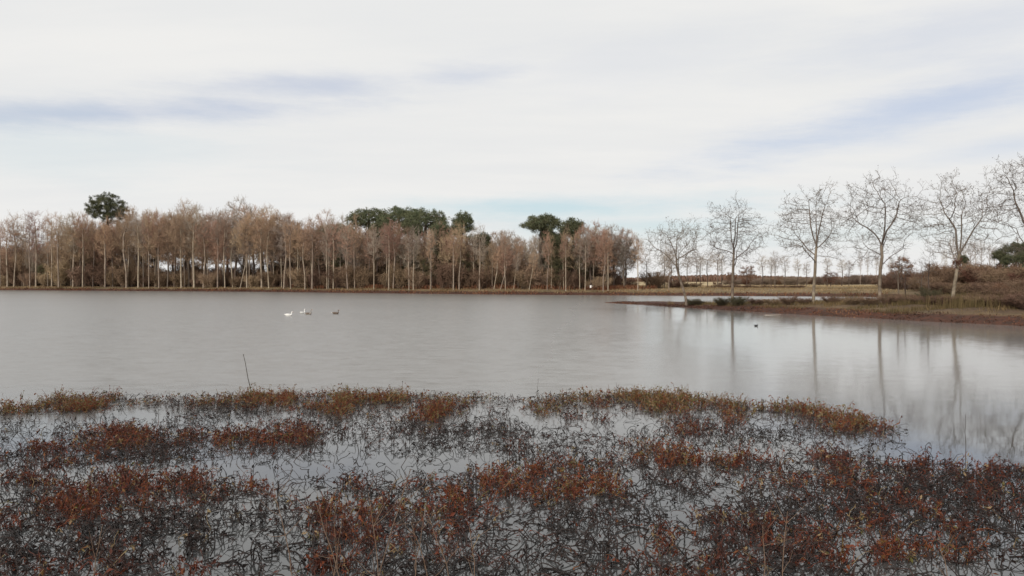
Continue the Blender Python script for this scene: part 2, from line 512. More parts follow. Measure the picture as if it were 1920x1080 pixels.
def tree_meshes(name, rng, trunk, attr, step=0.45, di=3.0, dk=0.7, tip=0.012, rmax=0.2, sides=4, expo=2.3,
                twigs=2.0, twig_len=(0.35, 0.8), twig_r=0.009, twig_thr=0.03, twig_up=0.25, sub=1.0, trop=(0, 0, 0.12), jit=0.18, start=None, flare=1.5, limbs=()):
    pos, par = colonize(rng, trunk, attr, step, di, dk, trop=trop, jit=jit, limbs=limbs, start=start if start is not None else max(0, len(trunk) // 2))
    n = len(pos); nt = len(trunk)
    acc = np.zeros(n); nch = np.zeros(n, dtype=int)
    for i in range(n - 1, 0, -1):
        if acc[i] == 0: acc[i] = tip ** expo
        acc[par[i]] += acc[i]; nch[par[i]] += 1
    acc[0] = max(acc[0], tip ** expo)
    rad = acc ** (1 / expo)
    rad = rad * np.clip(rmax / rad[0], 0.5, 2.0) ** np.clip((rad - tip) / (rad[0] - tip), 0, 1)
    main = np.full(n, -1)
    for i in range(1, n):
        p = par[i]
        if main[p] < 0 or rad[i] > rad[main[p]]: main[p] = i
    for i in range(nt - 1): main[i] = i + 1
    D = np.zeros((n, 3)); D[1:] = unit(pos[1:] - pos[par[1:]]); D[0] = D[1]
    T = D.copy()
    has = main >= 0
    T[has] = unit(D[has] + D[main[has]])
    e = np.arange(1, n); p = par[e]
    ismain = main[p] == e
    TA = np.where(ismain[:, None], T[p], D[e])
    ra = np.where(ismain, rad[p], rad[e] * 1.08)
    ra = np.where(e < nt, rad[p], ra)
    # flare at the foot of the trunk
    fl = lambda q: 1 + (flare - 1) * np.exp(-np.maximum(q[:, 2], 0) / 0.35)
    trunk_e = e < nt
    Vt, Ft = frusta(pos[p][trunk_e], pos[e][trunk_e], TA[trunk_e], T[e][trunk_e], ra[trunk_e] * fl(pos[p][trunk_e]), rad[e][trunk_e] * fl(pos[e][trunk_e]), 8)
    ce = ~trunk_e
    parts = [frusta(pos[p][ce], pos[e][ce], TA[ce], T[e][ce], ra[ce], rad[e][ce], sides)]
    # twigs along all the thin wood
    cand = np.where((rad < twig_thr) & (np.arange(n) >= nt))[0]
    tips = None
    if len(cand) and twigs > 0:
        m = int(len(cand) * twigs)
        b = rng.choice(cand, m)
        L = rng.uniform(*twig_len, m)
        d0 = unit(D[b] * 0.9 + sph(rng, m) * 0.9 + np.array([0, 0, twig_up]))
        d1 = unit(d0 + sph(rng, m) * 0.55 + np.array([0, 0, twig_up * 0.8]))
        P = np.stack([pos[b], pos[b] + d0 * (L * .5)[:, None], pos[b] + (d0 + d1) * (L * .5)[:, None]], axis=1)
        R = np.stack([np.full(m, twig_r), np.full(m, twig_r * .8), np.full(m, twig_r * .45)], axis=1)
        parts.append(tubes(P, R, 3))
        tips = P[:, 2]
        if sub > 0:
            m2 = int(m * sub)
            q = rng.integers(0, m, m2); f = rng.uniform(0.2, 1.0, m2)[:, None]
            o_ = P[q, 1] * (1 - f) + P[q, 2] * f
            d2 = unit((P[q, 2] - P[q, 1]) / (L[q] * .5)[:, None] * 0.7 + sph(rng, m2) * 0.8 + np.array([0, 0, twig_up * .7]))
            L2 = rng.uniform(0.3, 0.7, m2) * L[q]
            P2 = np.stack([o_, o_ + d2 * L2[:, None]], axis=1)
            parts.append(tubes(P2, np.stack([np.full(m2, twig_r * .7), np.full(m2, twig_r * .4)], axis=1), 3))
            tips = np.concatenate([tips, P2[:, 1]])
    V, F = join(parts)
    return mesh_np(name + '_trunk', Vt, Ft, smooth=True), mesh_np(name + '_crown', V, F), tips, pos[nt:], rad[nt:]

def ellipsoid_pts(rng, n, c, r, shell=0.5, cut=None):
    q = sph(rng, n) * (rng.uniform(shell, 1, n) ** 0.6)[:, None]
    return q * np.array(r) + np.array(c)

def line_pts(pts, step):
    pts = [np.array(p, dtype=float) for p in pts]
    out = [pts[0]]
    for a, b in zip(pts[:-1], pts[1:]):
        k = max(1, int(round(np.linalg.norm(b - a) / step)))
        for i in range(1, k + 1):
            out.append(a + (b - a) * i / k)
    return out

def place_tree(name, meshes, mats, loc, rz=0.0, s=1.0, label=None, cat='tree', group=None, parts=('trunk', 'crown'), tilt=None):
    e = empty(name, loc, rz, s)
    if tilt: e.rotation_euler = (tilt[0], tilt[1], rz)
    tag(e, label, cat, group)
    for nm, me, mt in zip(parts, meshes, mats):
        set_mat(obj(nm, me, None, e), mt)
    return e

def leaf_puffs(rng, centres, per, size, leaf, width, up=0.3):
    """needle or leaf tufts round branch ends: narrow folded blades"""
    n = len(centres) * per
    c = np.repeat(centres, per, axis=0)
    d = unit(sph(rng, n) + np.array([0, 0, up]))
    o_ = c + d * (rng.uniform(0.0, size, n))[:, None]
    L = rng.uniform(0.6, 1.1, n) * leaf
    s = unit(np.cross(d, sph(rng, n))) * width
    tip = o_ + d * L[:, None] + sph(rng, n) * 0.15 * L[:, None]
    V = np.stack([o_ - s, o_ + s, tip], axis=1).reshape(-1, 3)
    F = np.arange(n * 3).reshape(-1, 3)
    return V, F

def tri_to_quad(F):
    return np.concatenate([F, F[:, 2:3]], axis=1)

R0 = np.random.default_rng(20)

# ---- the six bare trees of the spit
spit = [
    # pixel column, distance, trunk points, crown centre, crown radii, label
    (1288, 88.0, [(0, 0, -.25), (-.12, 0, .8), (-.45, .1, 2.0), (-.85, .1, 3.2), (-1.15, 0, 4.4), (-1.2, 0, 5.4)], (-1.1, 0, 6.4), (3.7, 3.2, 2.6),
     'bare tree with pale trunk leaning over water, first at the tip of the spit'),
    (1373, 82.0, [(0, 0, -.25), (.02, 0, 1.4), (.05, 0, 2.8), (.12, .05, 4.2), (.15, 0, 5.6)], (.2, 0, 6.9), (3.3, 3.1, 3.6),
     'upright round-crowned bare tree, second from the tip of the spit'),
    (1525, 76.0, [(0, 0, -.25), (.05, 0, 1.5), (.16, 0, 3.0), (.25, .1, 4.6), (.3, 0, 5.6)], (.1, 0, 7.4), (4.1, 3.6, 3.7),
     'bare tree with a straight trunk and spreading limbs, third from the spit tip'),
    (1650, 70.0, [(0, 0, -.25), (-.02, 0, 1.5), (.02, 0, 3.0), (.2, .05, 4.2), (.1, 0, 5.2)], (.2, 0, 7.6), (3.5, 3.3, 3.8),
     'bare tree with wide fan-shaped crown, fourth from the spit tip'),
    (1785, 66.0, [(0, 0, -.25), (.15, 0, 1.2), (.32, 0, 2.3), (.5, .05, 3.3), (.6, 0, 4.2)], (.2, 0, 7.0), (3.1, 3.0, 3.6),
     'bare tree with ivy at its low fork, fifth from the spit tip'),
    (1942, 60.0, [(0, 0, -.25), (.0, 0, 1.6), (-.1, 0, 3.2), (-.15, .05, 4.4), (-.2, 0, 5.2)], (-.1, 0, 7.7), (3.7, 3.3, 3.8),
     'bare tree where the spit joins the land, sixth from the tip'),
]
M['seed'] = mat_plain('seed_ball', (0.10, 0.075, 0.055), 0.9, 0.1, 0.3)
for i, (px, d, tp, cc, cr, lab) in enumerate(spit):
    rng = np.random.default_rng(100 + i)
    x, y = at_d(px, d)
    ctr = ellipsoid_pts(rng, 46, cc, cr, 0.25)
    attr = np.concatenate([c_ + rng.normal(size=(19, 3)) * rng.uniform(.3, .7) for c_ in ctr] + [ellipsoid_pts(rng, 150, cc, cr, .3)])
    attr = attr[attr[:, 2] > tp[-2][2] - 1.3]
    nt0 = len(line_pts(tp, .4))
    tl_ = line_pts(tp, .4)
    limbs = []
    nl = (5, 6, 6, 6, 6, 6)[i]
    a0 = rng.uniform(0, 6.28)
    for k in range(nl):
        hi_ = k < nl - 3
        ki = nt0 - 1 if hi_ else nt0 - 2 - 2 * (k - nl + 3)
        th = rng.uniform(.15, .55) if hi_ else rng.uniform(.8, 1.15)
        a_ = a0 + k * 2.4 + rng.normal() * .25
        p_ = np.array(tl_[ki]); q_ = []
        L_ = (cr[2] * 1.15 if hi_ else cr[0] * .75) * rng.uniform(.8, 1.05)
        for st in range(int(L_ / .35)):
            dv = np.array([math.cos(a_) * math.sin(th), .8 * math.sin(a_) * math.sin(th), math.cos(th)])
            p_ = p_ + .35 * dv
            q_.append(p_.copy())
            th = max(.05, th + rng.normal() * .13 - (.02 if hi_ else .035)); a_ += rng.normal() * .16
        limbs.append((ki, q_))
    tm, cm, tips, nodes, rads = tree_meshes('spit_tree_%d' % i, rng, line_pts(tp, 0.4), attr, step=0.26, di=2.2, dk=0.36, tip=0.0095, rmax=0.135, sides=4, expo=2.4,
        twigs=1.9, twig_len=(0.25, 0.65), twig_r=0.0072, twig_thr=0.022, twig_up=0.2, sub=1.2, trop=(0, 0, 0.06), jit=0.16, limbs=limbs, start=int(nt0 * .75), flare=1.35)
    z = float(land(x, y))
    e = place_tree('bare_tree', (tm, cm), (M['bark_spit'], M['branch']), (x, y, z), 0, 1.0, lab, 'tree', 'bare trees along the spit')
    top = tips[tips[:, 2] > cc[2] - 0.6]
    q = top[rng.integers(0, len(top), 700)]
    V, F = leaf_puffs(rng, q, 3, 0.03, 0.09, 0.02, -0.6)
    sb = obj('seed_heads', mesh_np('seed_heads_%d' % i, V, F), M['seed'], e)
    sb['kind'] = 'stuff'
    if i == 4:
        V, F = leaf_puffs(rng, np.array([(.45, 0, 2.9), (.4, -.1, 3.2), (.55, -.1, 3.5), (.6, .1, 3.9), (.3, 0, 3.4)]) + rng.normal(size=(5, 3)) * .08, 90, 0.3, 0.14, 0.04)
        iv = obj('ivy', mesh_np('fork_ivy', V, F), M['rust'], e)

# ---- slender pale trees of the row on the far bank: six shapes, copied
row_shapes = []
for i in range(7):
    rng = np.random.default_rng(200 + i)
    H = 15.0
    bend = rng.normal(size=2) * 0.25
    tp = [(0, 0, -.3), (bend[0] * .4, 0, 3), (bend[0], bend[1], 6.5), (bend[0] * .6, bend[1], 9.5), (bend[1] * .5, 0, 12)]
    attr = np.concatenate([ellipsoid_pts(rng, 170, (0, 0, 11.2), (2.1 + .5 * rng.random(), 2.1, 4.2), .1), ellipsoid_pts(rng, 40, (0, 0, 8.0), (1.6, 1.6, 3.4), .1)])
    tm, cm, tips, nodes, rads = tree_meshes('row_%d' % i, rng, line_pts(tp, 0.8), attr, step=0.5, di=3.2, dk=0.8, tip=0.016, rmax=0.20, sides=3,
        twigs=6.0, twig_len=(0.5, 1.3), twig_r=0.017, twig_thr=0.05, twig_up=0.5, sub=1.0, trop=(0, 0, 0.22), jit=0.15, start=7, flare=1.4)
    row_shapes.append((tm, cm))

ZONES = ((140, 'at the low end of the wood'), (285, 'near the tallest lone pine'), (490, 'where sky shows through'), (640, 'before the pine clump'),
         (840, 'below the pine clump'), (980, 'by the stepped narrow pine'), (1100, 'by the umbrella pine'), (9999, 'at the open end of the wood'))
def zone(px):
    return next(z for lim, z in ZONES if px < lim)
bank_px = [-60, 14, 26, 56, 67, 97, 110, 137, 155, 197, 237, 259, 279, 298, 340, 364, 381, 408, 422, 450, 463, 491, 504, 532, 545, 572, 585, 613, 625, 652, 665,
           701, 729, 737, 767, 775, 807, 850, 861, 899, 926, 938, 948, 963, 992, 1026, 1061, 1097, 1131, 1140, 1196, 1254]
BL = SHORE[3:12]
def bank_y(px, off):
    """point on the sight line of a pixel column, `off` metres behind the far waterline"""
    lo, hi = 120.0, 330.0
    ds = np.linspace(lo, hi, 800)
    xs = (px - 960) / FPX * ds
    s = shore_sd(xs, ds)
    ok = np.where((s > off) & (ds > 140))[0]
    return xs[ok[0]], ds[ok[0]]
lean_px = {450: 10, 926: 6, 938: 12, 992: 9, 963: 7}
for i, px in enumerate(bank_px):
    rng = np.random.default_rng(300 + i)
    x, y = bank_y(px, 3.2 + rng.uniform(-.5, 1.0))
    top = np.interp(px, [0, 150, 300, 480, 700, 850, 950, 1060, 1180, 1260], [22.5, 22.5, 22.5, 20, 16.5, 14.5, 13, 13.5, 12.5, 9]) * rng.uniform(0.86, 1.04)
    if px in lean_px: top *= .7
    s = top / 15.4
    z = float(land(x, y)) - .05
    tm, cm = row_shapes[rng.integers(0, len(row_shapes))]
    wv = rng.uniform(.8, 1.45)
    e = place_tree('slender_tree', (tm, cm), (M['bark_pale'], M[('twig_red', 'twig_red', 'twig_brown', 'twig_grey')[i % 4]]), (x, y, z), rng.uniform(0, 6.28), (s * .8 * wv, s * .8 * wv, s),
        'slender pale-trunked tree of the far bank row, ' + zone(px), 'tree', 'slender bank row trees ' + zone(px))
    if px in lean_px:
        e.rotation_euler = (0, math.radians(lean_px[px]), 0)
        tag(e, 'thin pale tree leaning sideways among the straight trunks of the far bank', 'tree', 'leaning trees on the far bank')

# ---- a second, thinner rank of slender trees just behind the row
px = -70.0
rng2 = np.random.default_rng(321)
while px < 1130:
    x, y = bank_y(px, 6.0 + rng2.uniform(-1, 1.2))
    s_ = np.interp(px, [0, 300, 480, 700, 850, 950, 1180], [20.5, 21.5, 19, 15.5, 13.5, 12, 11.5]) * rng2.uniform(.86, 1.0) / 15.4
    tm, cm = row_shapes[rng2.integers(0, len(row_shapes))]
    wv = rng2.uniform(.7, 1.2)
    place_tree('slender_tree', (tm, cm), (M['bark_pale'] if rng2.random() < .5 else M['branch'], M[('twig_brown', 'twig_grey', 'twig_red')[rng2.integers(0, 3)]]), (x, y, float(land(x, y)) - .05), rng2.uniform(0, 6.28), (s_ * .75 * wv, s_ * .75 * wv, s_),
               'thin grey-brown tree just behind the bank row, ' + zone(px), 'tree', 'second rank of slender trees ' + zone(px))
    px += rng2.uniform(14, 34)

# ---- broad woodland trees behind the row
oak_shapes = []
for i in range(6):
    rng = np.random.default_rng(400 + i)
    fx = rng.normal() * .5
    tp = [(0, 0, -.3), (.1, 0, 2), (fx * .5, .2, 4), (fx, 0, 6), (fx, .2, 7.5)]
    attr = ellipsoid_pts(rng, 330, (0, 0, 9.2), (4.8, 4.8, 5.2), .1)
    attr = attr[attr[:, 2] > 4.2]
    tm, cm, tips, nodes, rads = tree_meshes('oak_%d' % i, rng, line_pts(tp, 0.7), attr, step=0.55, di=3.6, dk=0.85, tip=0.017, rmax=0.30, sides=4,
        twigs=9.0, twig_len=(0.5, 1.2), twig_r=0.021, twig_thr=0.05, twig_up=0.35, sub=1.2, trop=(0, 0, 0.12), jit=0.2, start=4, flare=1.5)
    oak_shapes.append((tm, cm))

def shrub_mesh(name, seed, n=46, r=1.4, h=3.6, tw=34, tr=0.013, spread=0.9):
    rng = np.random.default_rng(seed)
    a = rng.uniform(0, 6.28, n); rr = np.sqrt(rng.uniform(0, 1, n)) * r
    base = np.stack([np.cos(a) * rr * .5, np.sin(a) * rr * .5, np.full(n, -.1)], axis=1)
    hh = h * rng.uniform(.55, 1.0, n)
    out = np.stack([np.cos(a) * rr, np.sin(a) * rr, np.zeros(n)], axis=1) * spread
    t = np.linspace(0, 1, 6)
    P = base[:, None] + out[:, None] * (t ** 1.4)[None, :, None] + np.array([0, 0, 1.0]) * (hh[:, None] * (t ** .85)[None])[..., None]
    P[:, 1:] += rng.normal(size=(n, 5, 3)) * .07 * h / 3
    R = np.linspace(.035, .008, 6)[None] * rng.uniform(.7, 1.2, n)[:, None] * h / 3.5
    Vs, Fs = tubes(P, R, 3)
    m = n * tw
    q = rng.integers(0, n, m); f = rng.uniform(.05, .999, m) ** .8 * 5
    k = f.astype(int); fr = (f - k)[:, None]
    o_ = P[q, k] * (1 - fr) + P[q, np.minimum(k + 1, 5)] * fr
    d0 = unit(sph(rng, m) + np.array([0, 0, .35]))
    L = rng.uniform(.25, .75, m) * h / 3.2
    d1 = unit(d0 + sph(rng, m) * .6)
    P2 = np.stack([o_, o_ + d0 * (L * .5)[:, None], o_ + (d0 + d1) * (L * .5)[:, None]], axis=1)
    P2[..., 2] = np.maximum(P2[..., 2], .02)
    R2 = np.stack([np.full(m, tr), np.full(m, tr * .8), np.full(m, tr * .5)], axis=1)
    V, F = tubes(P2, R2, 3)
    return mesh_np(name + '_stems', Vs, Fs), mesh_np(name + '_twigs', V, F)
shrub_shapes = [shrub_mesh('shrub_%d' % i, 500 + i, 44, 1.9, 3.8, 52, .023) for i in range(5)]

rngw = np.random.default_rng(11)
def canopy(px):
    return np.interp(px, [-100, 60, 150, 250, 350, 450, 600, 700, 800, 900, 960, 1000, 1060, 1120, 1190], [17, 18, 22, 23, 23, 22.5, 19.0, 16, 14.5, 13, 12.5, 11.5, 13, 14, 12.5])
OAK_LABELS = ('tall brown-twigged bare tree in the wood behind the bank row', 'dark bare woodland tree between the pale trunks and the far edge')
for row, (off, gap) in enumerate(((8.5, 30), (17.0, 29), (30.0, 34))):
    px = -110.0 + row * 11
    while px < 1185 - row * 25:
        if 975 < px < 1015 and row > 0:
            px += gap; continue
        x, y = bank_y(px, off + rngw.uniform(-2.5, 2.5))
        top = canopy(px) * rngw.uniform(.75, 1.04) * (1, 1.0, 1.04)[row]
        if px < 130: top *= .72 if row < 2 else .95
        s = top / 14.2
        tm, cm = oak_shapes[rngw.integers(0, 6)]
        crown_m = M[('twig_brown', 'twig_red', 'twig_brown', 'twig_grey')[rngw.integers(0, 4)]]
        e = empty('woodland_tree', (x, y, float(land(x, y)) - .1), rngw.uniform(0, 6.28), (s * rngw.uniform(.75, .95), s * rngw.uniform(.75, .95), s))
        tag(e, ('bare brown tree close behind the pale row, ', 'bare tree deeper in the wood, ', 'rearmost bare tree of the wood, ')[row] + zone(px), 'tree', ('first', 'second', 'rear')[row] + ' line of woodland trees ' + zone(px))
        set_mat(obj('trunk', tm, None, e), M['bark_dark'])
        set_mat(obj('crown', cm, None, e), crown_m)
        px += gap * rngw.uniform(.7, 1.3)

# undergrowth of the wood
def shrub(px, off, h, wid, mt, label, group, name='shrub', rng=rngw, xy=None):
    x, y = xy if xy else bank_y(px, off)
    st, tw = shrub_shapes[rng.integers(0, 5)]
    e = empty(name, (x, y, float(land(x, y)) - .05), rng.uniform(0, 6.28), (wid, wid, h / 3.9))
    tag(e, label, 'shrub', group)
    set_mat(obj('stems', st, None, e), M['bark_dark'])
    set_mat(obj('twigs', tw, None, e), mt)
    return e
for off, gap, hs in ((7.0, 26, .8), (12.5, 22, 1.0), (22.0, 24, 1.25), (36.0, 26, 1.3)):
    px = -110.0
    while px < 1150:
        h = np.interp(px, [0, 160, 240, 300, 480, 560, 700, 900, 1100, 1180], [10, 9.5, 7.5, 5.6, 5.2, 6.5, 7, 6.5, 5.5, 3.5]) * hs * rngw.uniform(.45, 1.15)
        lab_ = {7.0: 'low brown bush among the pale trunks, ', 12.5: 'brown leafless bush behind the pale trunks, ', 22.0: 'tall brown bush inside the wood, ', 36.0: 'rearmost brown bush of the wood, '}[off]
        mt = M[('scrub', 'scrub', 'twig_brown', 'scrub')[rngw.integers(0, 4)]]
        shrub(px, off + rngw.uniform(-1.5, 1.5), h, h / 4.2 * rngw.uniform(.9, 1.4), mt, lab_ + zone(px), lab_ + zone(px))
        px += gap * rngw.uniform(.6, 1.4)

# ---- pines
def pine_meshes(seed, H, crown_r, crown_h, tiers=(), fork=False, per=34, needle=.34):
    rng = np.random.default_rng(seed)
    b = rng.normal(size=2) * .35
    tp = [(0, 0, -.3), (b[0] * .4, 0, H * .25), (b[0], b[1], H * .5), (b[0] * .7, b[1] * .5, H * .72), (b[1] * .4, 0, H * .9)]
    cz = H - crown_h * .55
    q = ellipsoid_pts(rng, 520, (0, 0, cz), (crown_r, crown_r, crown_h * .58), .15)
    q = q[q[:, 2] > cz - crown_h * (.34 + .16 * wob(q[:, 0], q[:, 1], 1.2, 2))]
    for (tx, tz, tr, th) in tiers:
        q = np.concatenate([q, ellipsoid_pts(rng, 60, (tx, rng.normal() * .8, tz), (tr, tr * .9, th), .2)])
    tl = line_pts(tp, 1.0)
    tm, cm, tips, nodes, rads = tree_meshes('pine_%d' % seed, rng, tl, q, step=.6, di=4.5, dk=.75, tip=.03, rmax=.34, sides=4, twigs=0, trop=(0, 0, .05), jit=.12, start=int(len(tl) * .5), flare=1.3)
    ends = nodes[rads < .055]
    c = np.concatenate([ends, q[rng.integers(0, len(q), int(len(q) * .45))] + rng.normal(size=(int(len(q) * .45), 3)) * .2])
    V, F = leaf_puffs(rng, c, per, .55, needle, .06, .35)
    return tm, cm, mesh_np('pine_needles_%d' % seed, V, F)
def pine(px, off, meshes, label, s=1.0, rz=0.0, group='pines of the far wood', xy=None):
    x, y = xy if xy else bank_y(px, off)
    e = empty('pine_tree', (x, y, float(land(x, y)) - .05), rz, s)
    tag(e, label, 'pine', group)
    for nm, me, mt in zip(('trunk', 'branches', 'needles'), meshes, (M['bark_dark'], M['bark_dark'], M['needle'])):
        set_mat(obj(nm, me, None, e), mt)
    return e
PA = pine_meshes(601, 27.6, 6.2, 8.6, per=50)
PB = pine_meshes(602, 18.5, 5.6, 5.0, tiers=((2.8, 12.5, 1.6, .8),))
PC = pine_meshes(603, 17.0, 2.7, 5.2, tiers=((2.2, 11.0, 1.7, .9), (4.2, 9.6, 2.2, .8), (-1.6, 12.2, 1.3, .7)))
PD = pine_meshes(604, 15.4, 3.9, 3.6, tiers=((-3.3, 13.4, 1.6, .8), (1.5, 11.0, 1.4, .7)), per=36)
PE = pine_meshes(605, 14.8, 2.6, 4.4, tiers=((1.5, 8.5, 2.0, 2.2), (-1.0, 6.5, 1.8, 2.0)), per=36)
pine(201, 14, PA, 'tallest lone pine with round crown above the brown wood')
pine(692, 22, PB, 'flat-topped dark pine, first of the clump rising over the wood', 1.1, .4)
pine(655, 24, PC, 'small pine top showing at the edge of the pine clump', .93, 2.0)
pine(748, 22, PB, 'flat-topped dark pine, middle of the clump rising over the wood', 1.1, 2.6)
pine(798, 17, PB, 'wide dark pine, last of the clump before the gap of blue sky', 1.03, 4.4)
for px_, off_, sh_, sc_, rz_, lab_ in ((628, 15, PB, .88, 1.2, 'lower pine leading up to the pine clump'), (715, 12, PE, 1.12, .3, 'leafy pine between the first two flat-topped pines'),
                             (772, 11, PE, 1.1, 2.2, 'leafy pine between the middle and last flat-topped pines'), (828, 10, PE, 1.02, 4.0, 'dark leafy pine at the edge of the clump by the gap'),
                             (905, 10, PE, .82, 5.0, 'low dark pine under the branches of the stepped pine'), (1048, 8, PE, .78, 2.0, 'low leafy pine between umbrella pine and round-headed pine')):
    pine(px_, off_, sh_, lab_, sc_, rz_)
pine(868, 12, PC, 'tall narrow pine with stepped branches standing beside the pine clump', 1.0, 0)
pine(1018, 9, PD, 'umbrella pine with bare double trunk beside the paler thicket', 1.03, 0)
pine(1028, 11, PE, 'slim pine stem close behind the umbrella pine', .86, 1.5)
pine(1072, 9, PE, 'round-headed pine next to the umbrella pine, leafy low down', 1.0, 0)

# leafy olive trees and ivy among the bare ones
def leafy_mesh(seed, H, r, per=9, lf=.22):
    rng = np.random.default_rng(seed)
    tp = [(0, 0, -.3), (.1, 0, H * .2), (0, .2, H * .4), (.1, 0, H * .6), (0, 0, H * .8)]
    q = ellipsoid_pts(rng, 240, (0, 0, H * .58), (r, r, H * .42), .15)
    tl = line_pts(tp, .8)
    tm, cm, tips, nodes, rads = tree_meshes('leafy_%d' % seed, rng, tl, q, step=.5, di=3.5, dk=.7, tip=.015, rmax=.2, sides=3, twigs=3, twig_len=(.4, .9), twig_r=.012, start=2)
    V, F = leaf_puffs(rng, tips, per, .3, lf, .05, .1)
    return tm, cm, mesh_np('leaves_%d' % seed, V, F)
LEAFY = [leafy_mesh(701, 9.0, 2.6), leafy_mesh(702, 7.0, 2.4)]
def leafy(name, shape, mt, x, y, s, rz, label, group, cat='tree', sz=None):
    e = empty(name, (x, y, float(land(x, y)) - .05), rz, (s, s, sz or s))
    tag(e, label, cat, group)
    for nm, me, m_ in zip(('trunk', 'branches', 'leaves'), shape, (M['bark_dark'], M['bark_dark'], mt)):
        set_mat(obj(nm, me, None, e), m_)
    return e
for px, off, s in ((605, 11, 1.45), (640, 9, 1.2), (815, 9, 1.25), (832, 12, 1.2), (78, 8, .75), (1050, 7, 1.0), (1092, 8, 1.05), (880, 8, .9), (770, 10, 1.2), (160, 9, .8)):
    x, y = bank_y(px, off)
    leafy('ivy_clad_tree', LEAFY[px % 2], M['ivy'], x, y, s, px * .7, 'olive-green ivy-clad tree among the bare brown woodland trees', 'ivy-clad trees in the wood')

# bare rounded trees at the end of the wood
for px, off, s, mt, lab in ((1110, 8, .92, 'twig_grey', 'bare round-topped tree beside the round-headed pine'), (1150, 9, .95, 'twig_grey', 'bare tree with spreading dark branches at the open end of the wood'),
                            (1170, 6, .72, 'branch', 'dark multi-branched bare tree leaning out from the end of the wood'), (950, 10, .85, 'twig_grey', 'pale grey bare tree in the gap between the two pine groups')):
    x, y = bank_y(px, off)
    e = empty('round_bare_tree', (x, y, float(land(x, y)) - .05), px, s)
    tag(e, lab, 'tree')
    set_mat(obj('trunk', oak_shapes[px % 6][0], None, e), M['bark_dark']); set_mat(obj('crown', oak_shapes[px % 6][1], None, e), M[mt])

# ------------------------------------------------------------------ open country on the right
def copy_tree(name, shape, mats, x, y, s, rz, label, group, parts=('trunk', 'crown'), cat='tree'):
    e = empty(name, (x, y, float(land(x, y)) - .05), rz, s)
    tag(e, label, cat, group)
    for nm, me, m_ in zip(parts, shape, mats):
        set_mat(obj(nm, me, None, e), m_)
    return e
rr_ = np.random.default_rng(31)
def beyond(px):
    return next(z for lim, z in ((1330, 'beyond the leaning first spit tree'), (1450, 'beyond the second spit tree'), (1590, 'beyond the third spit tree'), (1715, 'beyond the fourth spit tree'),
                                 (1860, 'beyond the fifth spit tree'), (9999, 'beyond the sixth spit tree')) if px < lim)
# slim bare trees standing in the meadow beyond the bank
for k, (px, d, h) in enumerate(((1246, 172, 8.2), (1256, 178, 9), (1290, 185, 8), (1306, 188, 8.5), (1313, 192, 8), (1327, 195, 9), (1345, 192, 9.2), (1353, 200, 8),
                   (1428, 205, 8.4), (1446, 208, 8.0), (1453, 200, 9.0), (1471, 205, 8.6), (1495, 212, 7.6), (1512, 215, 7), (1551, 205, 7.8), (1578, 212, 7.6), (1592, 215, 7.6), (1212, 168, 7.5))):
    x, y = at_d(px, d)
    s = h / 15.4
    copy_tree('meadow_tree', row_shapes[k % 7], (M['bark_dark'], M['twig_grey']), x, y, (s * 1.25, s * 1.25, s), rr_.uniform(0, 6), 'small slim bare tree in the tan meadow, ' + beyond(px), 'slim meadow trees ' + beyond(px))
for px, d, s, lab in ((1400, 202, .62, 'rust-leaved small tree in the meadow behind the second spit tree'), (1557, 208, .6, 'rust-leaved small tree in the meadow behind the third spit tree'),
                      (1372, 210, .45, 'low rust-coloured bush-like tree beside a rust-leaved tree in the meadow'), (1690, 150, .72, 'rust-leaved tree at the edge of the brown thicket')):
    x, y = at_d(px, d)
    leafy('rust_leaved_tree', LEAFY[px % 2], M['rust'], x, y, s * 1.25, px, lab, None, sz=s)
# tall thin poplars far beyond the thicket
for k in range(22):
    px = (1610, 1625, 1642, 1655, 1668)[k] if k < 5 else 1772 + (k - 5) * 11.5
    d = rr_.uniform(300, 345)
    x, y = at_d(px + rr_.uniform(-4, 4), d)
    h = (rr_.uniform(9, 13) if k < 5 else rr_.uniform(14.5, 19.5))
    s = h / 15.4
    copy_tree('poplar', row_shapes[rr_.integers(0, 7)], (M['twig_grey'], M['twig_grey']), x, y, (s * .62, s * .62, s), rr_.uniform(0, 6),
              'tall thin pale poplar in the distance beyond the brown thicket' if k >= 5 else 'thin pale poplar far off between the third and fourth spit trees', 'far poplars')
# far hedge across the fields
for k in range(64):
    px = 1340 + k * 9.8
    d = rr_.uniform(300, 330)
    x, y = at_d(px, d)
    h = np.interp(px, [1340, 1400, 1560, 1620, 1700, 1960], [1.2, 3.2, 3.3, 4.3, 5.0, 6]) * rr_.uniform(.8, 1.1)
    shrub(px, 0, h, 1.5 * h / 4, M['hedge'] if k % 6 else M['rust'], ('rust-tinged' if k % 6 == 0 else 'brown') + ' bush in the far field hedge, ' + beyond(px), 'far hedge bushes ' + ('rusty ' if k % 6 == 0 else '') + beyond(px), 'hedge_bush', rr_, (x, y))
# horizon wood, too far to tell trees apart
def far_wood():
    rng = np.random.default_rng(77)
    n = 9000
    x = rng.uniform(-900, 1000, n); y = 780 + 40 * wob(x, x * 0, 120, 2) + rng.uniform(0, 60, n)
    h = (6 + 3 * wob(x, x * .3 + 50, 60, 3)) * rng.uniform(.6, 1.05, n)
    base = np.stack([x, y, np.full(n, .8)], axis=1)
    P = np.stack([base, base + np.stack([rng.normal(size=n) * .8, rng.normal(size=n) * .8, h * .6], axis=1), base + np.stack([rng.normal(size=n) * 1.8, rng.normal(size=n) * 1.8, h], axis=1)], axis=1)
    R = np.stack([np.full(n, .4), np.full(n, .8), np.full(n, .5)], axis=1)
    V, F = tubes(P, R, 4)
    return mesh_np('far_wood', V, F)
tag(obj('far_wood', far_wood(), M['scrub']), 'low dark line of woodland along the horizon', 'woodland', kind='stuff')
